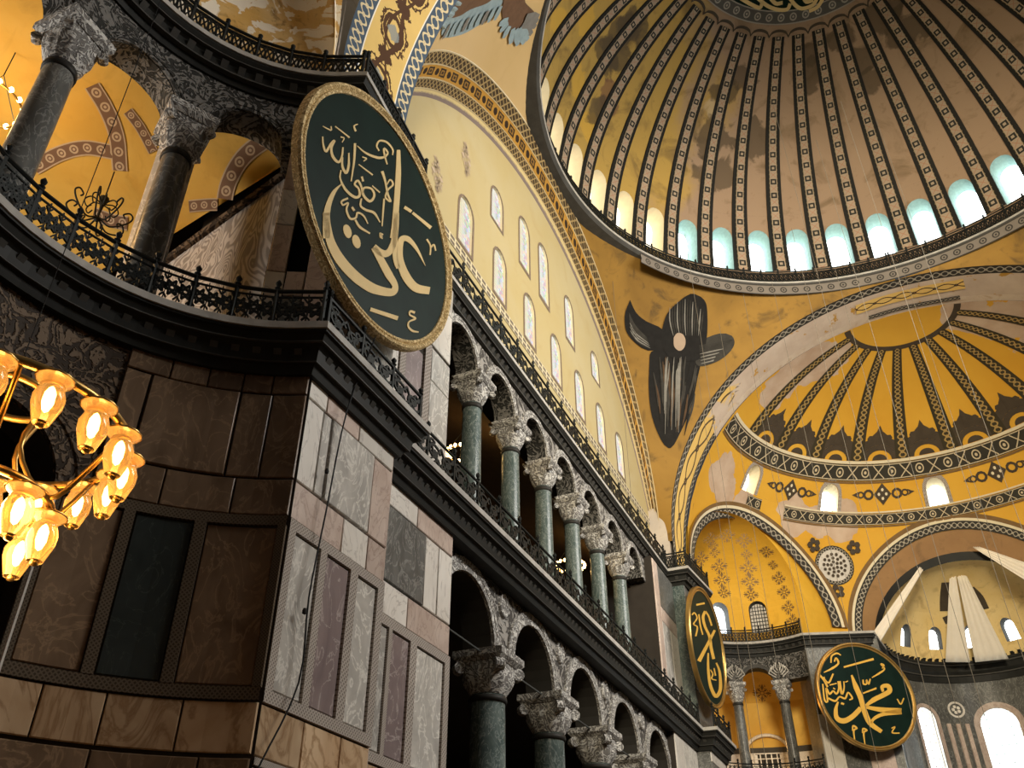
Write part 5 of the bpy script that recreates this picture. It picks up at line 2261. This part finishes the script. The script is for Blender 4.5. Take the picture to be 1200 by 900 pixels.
mb.grid([[(EXC[0] + (GWR - .08) * math.cos(R_(u)), EXC[1] + (GWR - .08) * math.sin(R_(u)), z) for z in (16.2, 16.6)] for u in lin(-16, 125, 40)])
mb.build('frieze', M['cornice_mid'], gb)


def gwall(u, r, z): return (EXC[0] + r * math.cos(R_(u)), EXC[1] + r * math.sin(R_(u)), z)


WALLG = Surf(lambda u, z: gwall(u, GWR - .1, z), lin(-16, 125, 60), lin(13, 20, 10))
p, _ = WALLG.hit(897, 862)
gu = math.degrees(math.atan2(p[1] - EXC[1], p[0] - EXC[0]))
gr = thing('grille', 'pale square lattice grille behind the far gallery columns', 'grille', gwall(gu, GWR - .15, 13.2), R_(gu))
for i in range(8):
    mb = MB(); mb.box(-.05, .05, -1.3 + i * .37 - .035, -1.3 + i * .37 + .035, 0, 3.0)
    mb.build('upright_bar', M['marble_white'], gr)
for i in range(9):
    mb = MB(); mb.box(-.04, .04, -1.3, 1.3, .15 + i * .35, .22 + i * .35)
    mb.build('cross_bar', M['marble_white'], gr)
mb = MB(); mb.box(.06, .12, -1.35, 1.35, 0, 3.0)
mb.build('dark_opening', M['stone_dark'], gr)
mb = MB()
mb.tube([(-.05, 1.45 * math.cos(a), 3.0 + 1.2 * math.sin(a)) for a in lin(0, PI, 16)], .12, 6)
mb.build('arch_frame', M['marble_white'], gr)
# round painted sign on the vault
p, n_ = WALLG.hit(893, 812)
rosette(gal2, 893, 812, .7, 'paint_brown', bpy.data.objects['ceiling_far_gallery'], 8)
# secondary pier carrying the second roundel
A2, B2 = Vector((28.785, 10.37)), Vector((30.1, 6.5))
t2_ = (B2 - A2).normalized()
n2_ = Vector((t2_.y, -t2_.x))
mb = MB()
q = [A2, B2, B2 - n2_ * 3, A2 - n2_ * 3]
mb.hexa([(p.x, p.y, 0) for p in q] + [(p.x, p.y, 21.3) for p in q])
sp = struct(mb.build('wall_secondary_pier', M['marble_dark']), 'dark pier behind the upright roundel', 'pier')
LEN = (B2 - A2).length


def SPM(s, d, z):
    p = A2 + t2_ * s + n2_ * d
    return (p.x, p.y, z)


for s0, s1, z0, z1, mt in ((.0, 1.2, 13.3, 17.0, 'marble_white'), (1.2, 2.6, 13.3, 16.0, 'marble_dark'), (2.6, LEN, 13.3, 16.0, 'marble_pink'), (.0, LEN, 17.4, 21.2, 'marble_dark'), (0.0, LEN, 8, 12.3, 'marble_grey')):
    slab(SPM, s0, s1, z0, z1, mt, sp, .05)


# ------------------------------------------------------------------ roundels with inscriptions
def disc_frame(c, az, el):
    az, el = R_(az), R_(el)
    n = np.array([math.cos(el) * math.cos(az), math.cos(el) * math.sin(az), math.sin(el)])
    u = np.cross([0, 0, 1], n)
    u /= np.linalg.norm(u)
    return np.array(c), u, np.cross(n, u), n


def roundel(label, c, az, el, R, strokes, dots=(), rim='carved_gold', ink='letter_gold'):
    c, u, w_, n = disc_frame(c, az, el)
    mw_ = Matrix(((u[0], w_[0], n[0], c[0]), (u[1], w_[1], n[1], c[1]), (u[2], w_[2], n[2], c[2]), (0, 0, 0, 1)))
    t = thing('roundel', label, 'roundel', group=None)
    t.matrix_world = mw_
    mb = MB()
    mb.lathe([(.001, .03), (R * .5, .03), (R - .2, .03), (R - .2, -.10), (.001, -.10)], 72)
    mb.build('board', M['disc_green'], t)
    mb = MB()
    mb.lathe([(R - .27, .02), (R - .26, .07), (R - .20, .08), (R - .17, .05), (R - .10, .12), (R - .04, .12), (R, .06), (R, -.12), (R - .2, -.12)], 96)
    mb.build('gilt_rim', M[rim], t)

    def loc(px, py):
        d = ray(px, py)
        k = ((c - CAM) @ n) / (d @ n)
        p = CAM + d * k - c
        return np.array([p @ u, p @ w_])
    sc = {}
    for pts in strokes:
        q = poly_curve([(a[0], a[1]) for a in pts], 5)
        wd = np.interp(np.linspace(0, len(pts) - 1, len(q)), range(len(pts)), [a[2] for a in pts])
        L = [loc(*p) for p in q]
        # metres per pixel, measured across the stroke
        rows = []
        for i, p in enumerate(L):
            a, b = q[max(0, i - 1)], q[min(len(q) - 1, i + 1)]
            t_ = np.array(b) - np.array(a)
            t_ = t_ / (np.linalg.norm(t_) + 1e-9)
            nn_ = np.array([-t_[1], t_[0]]) * wd[i] / 2
            e0, e1 = loc(*(np.array(q[i]) - nn_)), loc(*(np.array(q[i]) + nn_))
            rows.append([(e0[0], e0[1], .031), (e0[0], e0[1], .05), (e1[0], e1[1], .05), (e1[0], e1[1], .031)])
        mb = MB()
        mb.grid(rows)
        mb.build('letter', M[ink], t)
    for (px, py, rx, ry, rot) in dots:
        pts = []
        for a in lin(0, 2 * PI, 14)[:-1]:
            x, y = rx * math.cos(a), ry * math.sin(a)
            e = loc(px + x * math.cos(rot) - y * math.sin(rot), py + x * math.sin(rot) + y * math.cos(rot))
            pts.append((e[0], e[1], .045))
        mb = MB(); mb.prism(pts, (0, 0, -.02))
        mb.build('letter_dot', M['letter_gold'], t)
    return t


def crop(ox, oy, s, L):
    return [[(ox + x / s, oy + y / s, w_ / s) for x, y, w_ in st] for st in L]


ALI1 = [
    [(97, 185, 9), (100, 240, 13), (120, 290, 17), (155, 235, 15), (180, 215, 15), (158, 265, 17), (168, 325, 20), (208, 365, 17), (232, 325, 13), (240, 260, 11)],
    [(235, 330, 13), (236, 395, 16), (262, 440, 20), (280, 385, 16), (281, 300, 10)],
    [(325, 232, 17), (318, 360, 15), (297, 500, 9)],
    [(340, 250, 5), (400, 300, 14), (480, 332, 18), (530, 328, 16), (556, 300, 12), (532, 268, 13), (530, 300, 12), (551, 380, 9)],
    [(495, 285, 11), (478, 250, 12), (500, 214, 12), (550, 226, 14), (590, 275, 12), (590, 315, 7)],
    [(350, 380, 8), (450, 455, 11)], [(445, 530, 8), (500, 578, 10)], [(185, 113, 8), (286, 192, 11)],
    [(375, 328, 7), (405, 340, 11), (385, 358, 7)], [(345, 97, 7), (318, 112, 11), (330, 148, 15)], [(98, 112, 6), (155, 140, 11), (156, 112, 7)],
    [(222, 188, 9), (248, 196, 8), (234, 226, 8)],
    [(516, 428, 20), (538, 500, 14), (556, 590, 14), (576, 640, 13), (540, 612, 12), (556, 560, 12), (592, 522, 13), (572, 488, 11), (545, 530, 7)],
    [(530, 620, 12), (522, 720, 12), (515, 815, 7)],
    [(226, 420, 9), (220, 480, 12), (260, 560, 18), (320, 610, 20), (356, 600, 18), (350, 552, 14), (322, 520, 14), (345, 495, 15), (370, 540, 14), (386, 600, 18), (430, 640, 18), (460, 600, 16), (440, 552, 14), (390, 545, 14), (376, 582, 11)],
    [(372, 465, 14), (382, 500, 14)],
    [(370, 620, 11), (364, 670, 14), (400, 700, 16), (460, 722, 18), (502, 788, 7)],
    [(275, 618, 14), (230, 640, 13), (240, 666, 12), (276, 652, 12), (264, 700, 14), (290, 760, 16), (330, 756, 14), (342, 720, 14), (385, 742, 13), (415, 797, 7)],
    [(326, 770, 14), (360, 822, 18), (430, 866, 11)], [(302, 680, 16), (320, 706, 16)],
    [(632, 278, 24), (630, 450, 38), (620, 620, 40), (605, 800, 42), (592, 900, 42)],
    [(125, 900, 52), (122, 800, 48), (126, 720, 46), (146, 640, 36), (180, 570, 26), (228, 518, 5)],
    [(672, 680, 22), (722, 712, 22)], [(508, 860, 8), (500, 880, 8), (518, 890, 8)]]
ALI2 = [
    [(555, 0, 42), (550, 120, 40), (536, 210, 42), (500, 280, 46), (450, 282, 50), (396, 238, 42)],
    [(550, 120, 36), (546, 230, 36), (550, 330, 34), (570, 390, 30)],
    [(760, 372, 3), (700, 255, 22), (640, 187, 38), (596, 185, 42), (582, 240, 40), (582, 330, 48), (620, 440, 60), (690, 525, 60), (790, 548, 52)],
    [(396, 245, 40), (440, 320, 50), (500, 430, 55), (546, 510, 42), (530, 556, 52), (460, 552, 60), (370, 522, 70), (260, 442, 72), (160, 330, 70), (95, 210, 60), (68, 90, 52), (62, 0, 46)],
    [(372, 678, 26), (566, 742, 30)], [(670, 0, 18), (800, 106, 24)],
    [(686, 702, 18), (655, 692, 14), (650, 718, 12), (690, 742, 14), (645, 766, 10), (640, 800, 14), (670, 830, 16), (712, 838, 9)],
    [(770, 185, 14), (796, 232, 10), (794, 296, 9)], [(796, 250, 8), (820, 224, 12), (834, 266, 8)],
    [(435, 145, 8), (460, 152, 8), (440, 168, 8), (460, 182, 8)]]
roundel('huge dark green roundel with gold lettering hung on the near pier', (-17.9, 13.96, 17.85), -91.7, -2.8, 3.375,
        crop(360, 130, 6, ALI1) + crop(370, 250, 6, ALI2),
        [(370 + 212 / 6, 250 + 130 / 6, 4.6, 8.3, -.3), (370 + 275 / 6, 250 + 202 / 6, 4.6, 8.3, -.3)])
MOH = [
    [(290, 252, 12), (500, 195, 16)], [(345, 308, 12), (375, 390, 34), (410, 470, 36), (435, 560, 36), (475, 645, 36), (556, 706, 26)],
    [(440, 528, 18), (500, 482, 34), (560, 452, 34), (612, 420, 36), (600, 384, 30), (560, 390, 26), (566, 425, 16)],
    [(440, 532, 20), (560, 552, 34), (695, 562, 42)], [(695, 562, 42), (570, 582, 26), (505, 612, 22), (482, 648, 14)],
    [(410, 540, 34), (350, 600, 36), (290, 630, 38), (242, 610, 32), (234, 550, 26), (250, 495, 10)],
    [(488, 326, 7), (540, 295, 14), (576, 265, 10), (550, 230, 9), (572, 238, 9), (560, 262, 8)],
    [(150, 290, 7), (210, 260, 16), (252, 225, 13), (236, 188, 11), (224, 214, 10)], [(200, 222, 9), (205, 175, 12), (240, 155, 12), (270, 168, 7)],
    [(425, 340, 10), (430, 370, 12), (450, 370, 10), (450, 342, 10), (466, 370, 12), (476, 334, 8)], [(425, 436, 10), (520, 400, 13)],
    [(352, 700, 8), (356, 665, 13), (382, 682, 12), (360, 700, 12), (370, 785, 7)], [(422, 715, 8), (426, 685, 13), (452, 697, 12), (430, 715, 12), (440, 802, 7)],
    [(665, 475, 8), (690, 512, 10), (712, 470, 9)], [(625, 682, 8), (650, 672, 8), (630, 712, 10), (682, 716, 9)],
    [(105, 290, 13), (150, 342, 14), (176, 392, 13)], [(216, 298, 11), (186, 360, 14), (160, 345, 10), (150, 320, 9)],
    [(142, 370, 10), (155, 480, 12), (176, 490, 12), (166, 400, 10), (190, 440, 14), (215, 420, 12), (240, 440, 12), (256, 400, 12), (250, 350, 10)],
    [(262, 350, 12), (276, 440, 15), (292, 400, 10), (290, 352, 8)], [(180, 470, 12), (230, 490, 14), (260, 460, 10), (300, 472, 14), (320, 430, 10), (350, 470, 12), (328, 482, 9)],
    [(190, 378, 9), (240, 366, 8)], [(300, 358, 8), (320, 350, 7)], [(215, 398, 8), (230, 408, 8)], [(270, 505, 14), (292, 512, 14)]]
roundel('upright dark green roundel with gold lettering on the far secondary pier', (28.4 - .35, 7.55 - .25, 17.66), -144, -2.2, 3.27, crop(940, 740, 6, MOH), rim='brass', ink='letter_orange')
N3 = [[(112, 163, 12), (168, 152, 12)], [(235, 330, 14), (190, 420, 18), (130, 535, 24)],
      [(172, 205, 16), (158, 245, 16), (172, 310, 16), (200, 372, 16), (212, 450, 18), (228, 520, 18)],
      [(172, 205, 12), (195, 240, 10), (215, 300, 10)],
      [(192, 480, 8), (192, 580, 14), (205, 690, 18), (240, 765, 24), (272, 720, 20), (268, 610, 14), (245, 545, 10)],
      [(85, 230, 8), (100, 215, 8), (118, 250, 8), (95, 290, 8), (120, 310, 8), (110, 370, 8)], [(130, 225, 8), (140, 300, 8), (155, 360, 8)],
      [(205, 590, 6), (222, 620, 8), (215, 650, 8), (245, 660, 6)], [(230, 580, 6), (240, 630, 8)]]
roundel('roundel with gold lettering seen nearly edge-on at the far pier', (16.1, 14.12, 17.8), -93.2, -2.7, 3.25, crop(795, 680, 5.63, N3), rim='brass', ink='letter_orange')

# ------------------------------------------------------------------ winged figure on the golden pendentive (plain generic figure)
def decal_fan(surf, pxpoly, off, mat, parent, name, rows_n=10, cols=5):
    """fill a roughly y-monotone pixel outline on a surface"""
    P = np.array(poly_curve(list(pxpoly) + [pxpoly[0]], 6)[:-1], float)
    rows_n, cols = rows_n * 2, cols + 3
    ys = np.linspace(P[:, 1].min() + .3, P[:, 1].max() - .3, rows_n)
    rows = []
    for y in ys:
        xs_ = []
        for a, b in zip(P, np.roll(P, -1, 0)):
            if (a[1] - y) * (b[1] - y) < 0:
                xs_.append(a[0] + (b[0] - a[0]) * (y - a[1]) / (b[1] - a[1]))
        if len(xs_) < 2:
            continue
        ok = [x for x in np.linspace(min(xs_), max(xs_), 25) if surf.hit(x, y, off)[0] is not None]
        if len(ok) > 1:
            rows.append([surf.hit(x, y, off)[0] for x in np.linspace(ok[0], ok[-1], cols)])
    rows = [r for r in rows if all(p is not None for p in r)]
    mb = MB()
    if len(rows) > 1:
        mb.grid(rows)
    return mb.build(name, M[mat], parent)


plain('feather_dark', (.013, .012, .011), .7, var=.5, sc=3)
plain('feather_mid', (.040, .037, .032), .7, var=.5, sc=3)
plain('feather_umber', (.075, .045, .025), .7, var=.4, sc=3)
plain('feather_light', (.20, .19, .17), .7, var=.3, sc=3)
plain('feather_blue', (.28, .36, .38), .7, var=.3, sc=3)
plain('feather_brown', (.15, .085, .05), .7, var=.3, sc=3)
plain('skin_paint', (.36, .27, .20), .7, var=.15)
def lab(o, l):
    o['label'] = l
    return o


Zc = lambda L: [(700 + x / 4.09, 320 + y / 4.09) for x, y in L]
fig = lab(decal_fan(pNE, Zc([(250, 380), (245, 560), (262, 690), (305, 800), (350, 840), (395, 770), (450, 640), (480, 500), (492, 420), (450, 350), (330, 350)]), .04, 'feather_dark', penE, 'winged_figure', 16, 6), 'dark winged figure with a pale face')
decal_fan(pNE, Zc([(300, 300), (330, 200), (385, 140), (450, 98), (512, 130), (526, 200), (520, 330), (480, 420), (340, 400)]), .06, 'feather_dark', fig, 'upper_wing', 12, 6)
decal_fan(pNE, Zc([(155, 128), (130, 200), (140, 285), (200, 350), (255, 372), (330, 350), (310, 270), (235, 232), (185, 190)]), .05, 'feather_dark', fig, 'side_wing', 10, 6)
decal_fan(pNE, Zc([(500, 320), (580, 290), (640, 298), (656, 340), (622, 390), (560, 430), (480, 445), (470, 380)]), .05, 'feather_mid', fig, 'side_wing', 8, 6)
decal_fan(pNE, Zc([(363, 310), (380, 288), (405, 292), (420, 320), (415, 355), (392, 374), (366, 352)]), .09, 'skin_paint', fig, 'face', 9, 5)
random.seed(3)


def feather(pts, wd, off, mt):
    decal_strip(pNE, poly_curve(Zc(pts), 3), wd, off, mt, fig, 'feather', taper=list(np.sin(np.linspace(.35, PI - .25, 3 * (len(pts) - 1) + 1))))


for k in range(46):                                   # long body feathers
    x0 = 262 + 215 * random.random()
    y0 = 395 + 190 * random.random()
    y1 = min(815, y0 + 110 + 130 * random.random())
    x1 = x0 + (345 - x0) * .3
    feather([(x0, y0), ((x0 + x1) / 2 + 4, (y0 + y1) / 2), (x1, y1)], .13, .07 + .0006 * k, random.choice(['feather_mid', 'feather_dark', 'feather_mid', 'feather_umber']))
for k in range(12):                                   # pale central streaks
    x0 = 325 + 75 * random.random()
    y1 = 560 + 240 * random.random()
    feather([(x0, 400 + 60 * random.random()), (x0 - 6, 500), (x0 - 14 + 10 * random.random(), y1)], .075, .10, 'feather_light')
for k in range(12):                                   # right wing fan
    f = k / 11
    feather([(485 + 10 * f, 350 + 85 * f), (560 - 6 * f, 335 + 85 * f), (650 - 105 * f, 318 + 100 * f)], .085, .085, 'feather_light' if k % 2 and k > 3 else 'feather_mid')
for k in range(11):                                   # left wing fan
    f = k / 10
    feather([(148 + 8 * f, 190 + 95 * f), (180 + 12 * f, 255 + 75 * f), (235 + 18 * f, 310 + 55 * f)], .085, .08, 'feather_light' if k % 2 and k > 4 else 'feather_mid')
for k in range(14):                                   # crossed upper wings
    f = k / 13
    feather([(345 + 160 * f, 165 - 50 * math.sin(PI * f) + 20 * f), (345 + 155 * f, 230), (362 + 130 * f, 300)], .085, .085, 'feather_mid' if k % 3 else 'feather_light')
# wings on the near pendentive
Zd = lambda L: [(400 + x / 4, y / 4) for x, y in L]
fig2 = lab(decal_fan(pNW, Zd([(480, 90), (470, 170), (560, 160), (650, 110), (720, 60), (740, -20), (500, -20), (490, 40)]), .04, 'feather_blue', penW, 'wing_painting', 8, 6), 'grey-blue and brown painted wings')
decal_fan(pNW, Zd([(480, 80), (540, 75), (600, 40), (680, 10), (690, -20), (500, -20)]), .06, 'feather_brown', fig2, 'wing_covert', 6, 5)
decal_fan(pNW, Zd([(760, -20), (750, 60), (770, 120), (830, 130), (890, 100), (905, 60), (860, 10), (850, -20)]), .05, 'feather_brown', fig2, 'wing_covert', 8, 5)
for k in range(11):
    f = k / 10
    a = [(735, 110), (745, 165), (800, 205), (850, 200), (880, 165), (910, 110), (920, 70)]
    x, y = poly_curve(a, 10)[int(f * 60)]
    decal_strip(pNW, Zd([(810 + (x - 810) * .45, 70 + (y - 70) * .45), (810 + (x - 810) * .75, 70 + (y - 70) * .75), (x, y)]), .42, .07 + .004 * k, 'feather_blue' if f < .65 else 'feather_light', fig2, 'feather', taper=(.6, 1, .5))
for k in range(9):
    x = 470 + 30 * k
    y = 170 - 11 * k
    decal_strip(pNW, Zd([(x + 30, y - 60), (x + 12, y - 20), (x, y + 6)]), .38, .075 + .004 * k, 'feather_blue' if k % 3 else 'feather_light', fig2, 'feather', taper=(.7, 1, .5))

# ------------------------------------------------------------------ big brass chandelier close to the camera
def glass_lamp(parent, x, y, z, ang, k=.86):
    S = lambda L: [(r * k, h * k) for r, h in L]
    l = MB()
    l.lathe(S([(.045, -.165), (.05, -.15), (.082, -.05), (.085, .0), (.070, .045), (.062, .075), (.095, .105), (.100, .115), (.092, .118), (.055, .085)]), 14, (x, y, z))
    b = l.build('glass_shade', M['lamp_glass'], parent, True)
    l = MB(); l.lathe(S([(.001, -.19), (.02, -.185), (.026, -.17), (.018, -.155), (.045, -.16)]), 8, (x, y, z))
    l.build('finial', M['brass'], b, True)
    l = MB(); l.lathe(S([(.001, -.10), (.012, -.085), (.020, -.04), (.018, .01), (.008, .04), (.001, .05)]), 10, (x, y, z))
    l.build('bulb', M['bulb'], b, True)
    l = MB(); l.lathe(S([(.105, .112), (.108, .12), (.10, .128), (.07, .13), (.05, .15), (.001, .155)]), 12, (x, y, z))
    l.build('holder', M['brass'], b, True)


ch = thing('chandelier', 'glowing brass ring chandelier with many glass lamps', 'chandelier', tuple(CAM + ray(-12, 522) / np.linalg.norm(ray(-12, 522)) * 5.0))
R0, R1 = .64, .36
for r, z, wd in ((R0, .13, .024), (R1, -.28, .022), (.22, .30, .02)):
    mb = MB(); mb.tube([(r * math.cos(a), r * math.sin(a), z) for a in lin(0, 2 * PI, 40)[:-1]], wd, 8, True)
    mb.build('ring', M['brass'], ch, True)
for k in range(6):
    a = 2 * PI * k / 6
    mb = MB()
    mb.tube(poly_curve([(.22 * math.cos(a), .22 * math.sin(a), .30), (.15 * math.cos(a), .15 * math.sin(a), 0), (R1 * math.cos(a), R1 * math.sin(a), -.28), (.52 * math.cos(a), .52 * math.sin(a), -.1), (R0 * math.cos(a), R0 * math.sin(a), .13)], 4), .014, 6)
    mb.build('arm', M['brass'], ch, True)
mb = MB(); mb.tube([(0, 0, .3), (0, 0, 9)], .003, 4)
mb.build('hanging_rod', M['black_cable'], ch)
for k in range(16):
    a = 2 * PI * (k + .3) / 16
    glass_lamp(ch, R0 * math.cos(a), R0 * math.sin(a), .0, a)
for k in range(8):
    a = 2 * PI * (k + .1) / 8
    glass_lamp(ch, R1 * math.cos(a), R1 * math.sin(a), -.42, a)


def lamp_light(loc, power, rad=.3, parent=None):
    l = bpy.data.lights.new('lamp_light', 'POINT')
    l.energy, l.color, l.shadow_soft_size = power, (1.0, .56, .20), rad
    o = bpy.data.objects.new('lamp_light', l)
    C.objects.link(o)
    o.location = loc
    if parent:
        o.parent = parent
    return o


lamp_light((0, 0, -.5), 160, .4, ch)


# ------------------------------------------------------------------ gallery chandeliers
def ring_chandelier(label, loc, r, n, power):
    t = thing('gallery_chandelier', label, 'chandelier', loc)
    mb = MB(); mb.tube([(r * math.cos(a), r * math.sin(a), 0) for a in lin(0, 2 * PI, 24)[:-1]], .03, 6, True)
    mb.build('ring', M['brass'], t)
    for k in range(3):
        a = 2 * PI * k / 3
        mb = MB(); mb.tube([(r * math.cos(a), r * math.sin(a), 0), (0, 0, 1.1)], .012, 4)
        mb.build('chain', M['iron_light'], t)
    mb = MB(); mb.tube([(0, 0, 1.1), (0, 0, 2.6)], .015, 4)
    mb.build('hanging_rod', M['iron'], t)
    for k in range(n):
        a = 2 * PI * k / n
        mb = MB()
        mb.lathe([(.001, -.10), (.05, -.06), (.07, .0), (.04, .07), (.001, .09)], 8, (r * math.cos(a), r * math.sin(a), .05))
        mb.build('bulb', M['bulb_small'], t)
    lamp_light((0, 0, -.3), power, .4, t)
    return t


def gal_at(px, py, y): return tuple(ony(px, py, y))


ring_chandelier('glowing ring chandelier behind the first gallery column', gal_at(542, 532, 18.3), .62, 18, 9)
ring_chandelier('glowing ring chandelier low behind the fourth gallery column', gal_at(668, 664, 18.3), .72, 20, 9)
ring_chandelier('small glowing ring chandelier behind the last gallery column', gal_at(728, 730, 18.6), .8, 20, 8)
p, _ = gal.hit(-12, 120)
lamp = p - (p - CAM) / np.linalg.norm(p - CAM) * 2.2
ring_chandelier('string of glowing lamps behind the thick gallery column', tuple(lamp), .75, 16, 150)
# dark wrought chandelier in the curved gallery
p, _ = gal.hit(118, 245)
q = p - (p - CAM) / np.linalg.norm(p - CAM) * 1.6
dc = thing('iron_chandelier', 'unlit wrought-iron chandelier with curling arms in the curved gallery', 'chandelier', tuple(q))
mb = MB(); mb.lathe([(.001, -.5), (.06, -.45), (.03, -.2), (.05, .1), (.13, .35), (.13, .42), (.04, .5), (.001, .52)], 10)
mb.build('stem', M['iron'], dc, True)
mb = MB(); mb.tube([(0, 0, .5), (0, 0, 1.5)], .02, 5)
mb.build('hanging_rod', M['iron'], dc)
for k in range(8):
    a = 2 * PI * k / 8
    mb = MB()
    mb.tube(poly_curve([(rr * math.cos(a), rr * math.sin(a), zz_) for rr, zz_ in ((.05, -.35), (.35, -.55), (.7, -.35), (.85, -.1), (.75, .08), (.6, .0), (.65, -.12))], 4), .025, 5)
    mb.build('arm', M['iron'], dc, True)
    mb = MB()
    mb.tube(poly_curve([(rr * math.cos(a + .3), rr * math.sin(a + .3), zz_) for rr, zz_ in ((.05, .2), (.3, .3), (.45, .1), (.35, -.1), (.25, 0))], 4), .02, 5)
    mb.build('scroll', M['iron'], dc, True)
lamp_light((-22.5, 20.5, 17.0), 110, .5)
lamp_light((29.0, 19.0, 17.0), 200, .6)
lamp_light((31.5, 13.5, 16.0), 90, .5)

# ------------------------------------------------------------------ hanging cloths in the apse
def cloth(label, quad, folds=5, amp=.10):
    """quad: four 3D corners top-left, top-right, bottom-right, bottom-left"""
    a, b, c, d = [np.array(p, float) for p in quad]
    n = np.cross(b - a, d - a)
    n = n / np.linalg.norm(n)
    rows = []
    for i in range(13):
        u = i / 12
        row = []
        for j in range(4 * folds + 1):
            v = j / (4 * folds)
            p = (a * (1 - v) + b * v) * (1 - u) + (d * (1 - v) + c * v) * u
            row.append(p + n * amp * math.sin(2 * PI * folds * v) + np.array([0, 0, -.3]) * math.sin(PI * u) * 0)
        rows.append(row)
    mb = MB(); mb.grid(rows)
    o = mb.build('drape', M['cloth'], None, True)
    o.modifiers.new('thickness', 'SOLIDIFY').thickness = .015
    return tag(o, label, 'drape')


X0 = 35.6
cloth('long narrow white cloth hanging before the apse conch', [onx(1113, 673, X0), onx(1120, 673, X0), onx(1137, 776, 37.6), onx(1108, 776, 37.6)], 2, .05)
cloth('wide white cloth panel hanging before the apse conch', [onx(1121, 672, X0), onx(1133, 675, X0), onx(1182, 772, 37.6), onx(1143, 776, 37.6)], 4, .05)
cloth('white cloth swag gathered at the top of the apse arch', [onx(1140, 641, 32.6), onx(1148, 641, 32.6), onx(1240, 672, 32.6), onx(1240, 704, 32.6)], 4, .06)
cloth('thin twisted white cloth tied across the apse arch corner', [onx(1078, 664, 32.4), onx(1082, 668, 32.4), onx(1032, 752, 31.5), onx(1021, 744, 31.5)], 2, .05)

# ------------------------------------------------------------------ hanging cables
def cable(label, px, py, x, z0, z1, r=.011, mat='grey_cable', group='thin cables hanging in the nave'):
    p = onx(px, py, x)
    mb = MB(); mb.tube([(p[0], p[1], z0), (p[0], p[1], z1)], r, 5)
    return tag(mb.build('hanging_cable', M[mat]), label, 'cable', group)


for px, py, x, z0, z1 in ((1000, 560, 8, 4, 38), (905, 520, 10, 4, 36), (1130, 560, 4, 4, 42), (1060, 610, 12, 4, 39), (955, 560, 12, 4, 38), (1183, 690, 14, 4, 38), (1085, 700, 17, 4, 37),
                          (880, 600, 12, 4, 36), (850, 660, 14, 4, 34), (925, 660, 16, 4, 36), (1148, 480, 6, 4, 42), (1040, 450, 6, 4, 42), (960, 330, 6, 4, 46), (825, 420, 8, 4, 40), (718, 330, 8, 23, 40)):
    cable('thin grey cable hanging straight down through the nave', px, py, x, z0, z1)
mb = MB()
P = [ony(440, 395, 13.75), ony(407, 480, 14.30), ony(382, 600, 14.32), ony(362, 700, 14.32), ony(350, 800, 14.32), ony(300, 905, 14.3)]
mb.tube(poly_curve(P, 4), .018, 6)
pc = tag(mb.build('hanging_cable', M['black_cable']), 'black cable running down the marble pier', 'cable')
for px, py in ((383, 552), (357, 716)):
    q = ony(px, py, 14.31)
    mb = MB(); mb.lathe([(.001, -.07), (.04, -.05), (.045, 0), (.03, .05), (.001, .06)], 8, tuple(q))
    mb.build('cable_joint', M['black_cable'], pc)
# white pole beside the lower left wall
mb = MB()
a = WEX(66, .25, 5.4)
mb.tube([a, (a[0], a[1], 8.6)], .03, 6)
tag(mb.build('light_pole', M['marble_white']), 'thin pale upright pole beside the brown-shaded marble wall', 'pole')
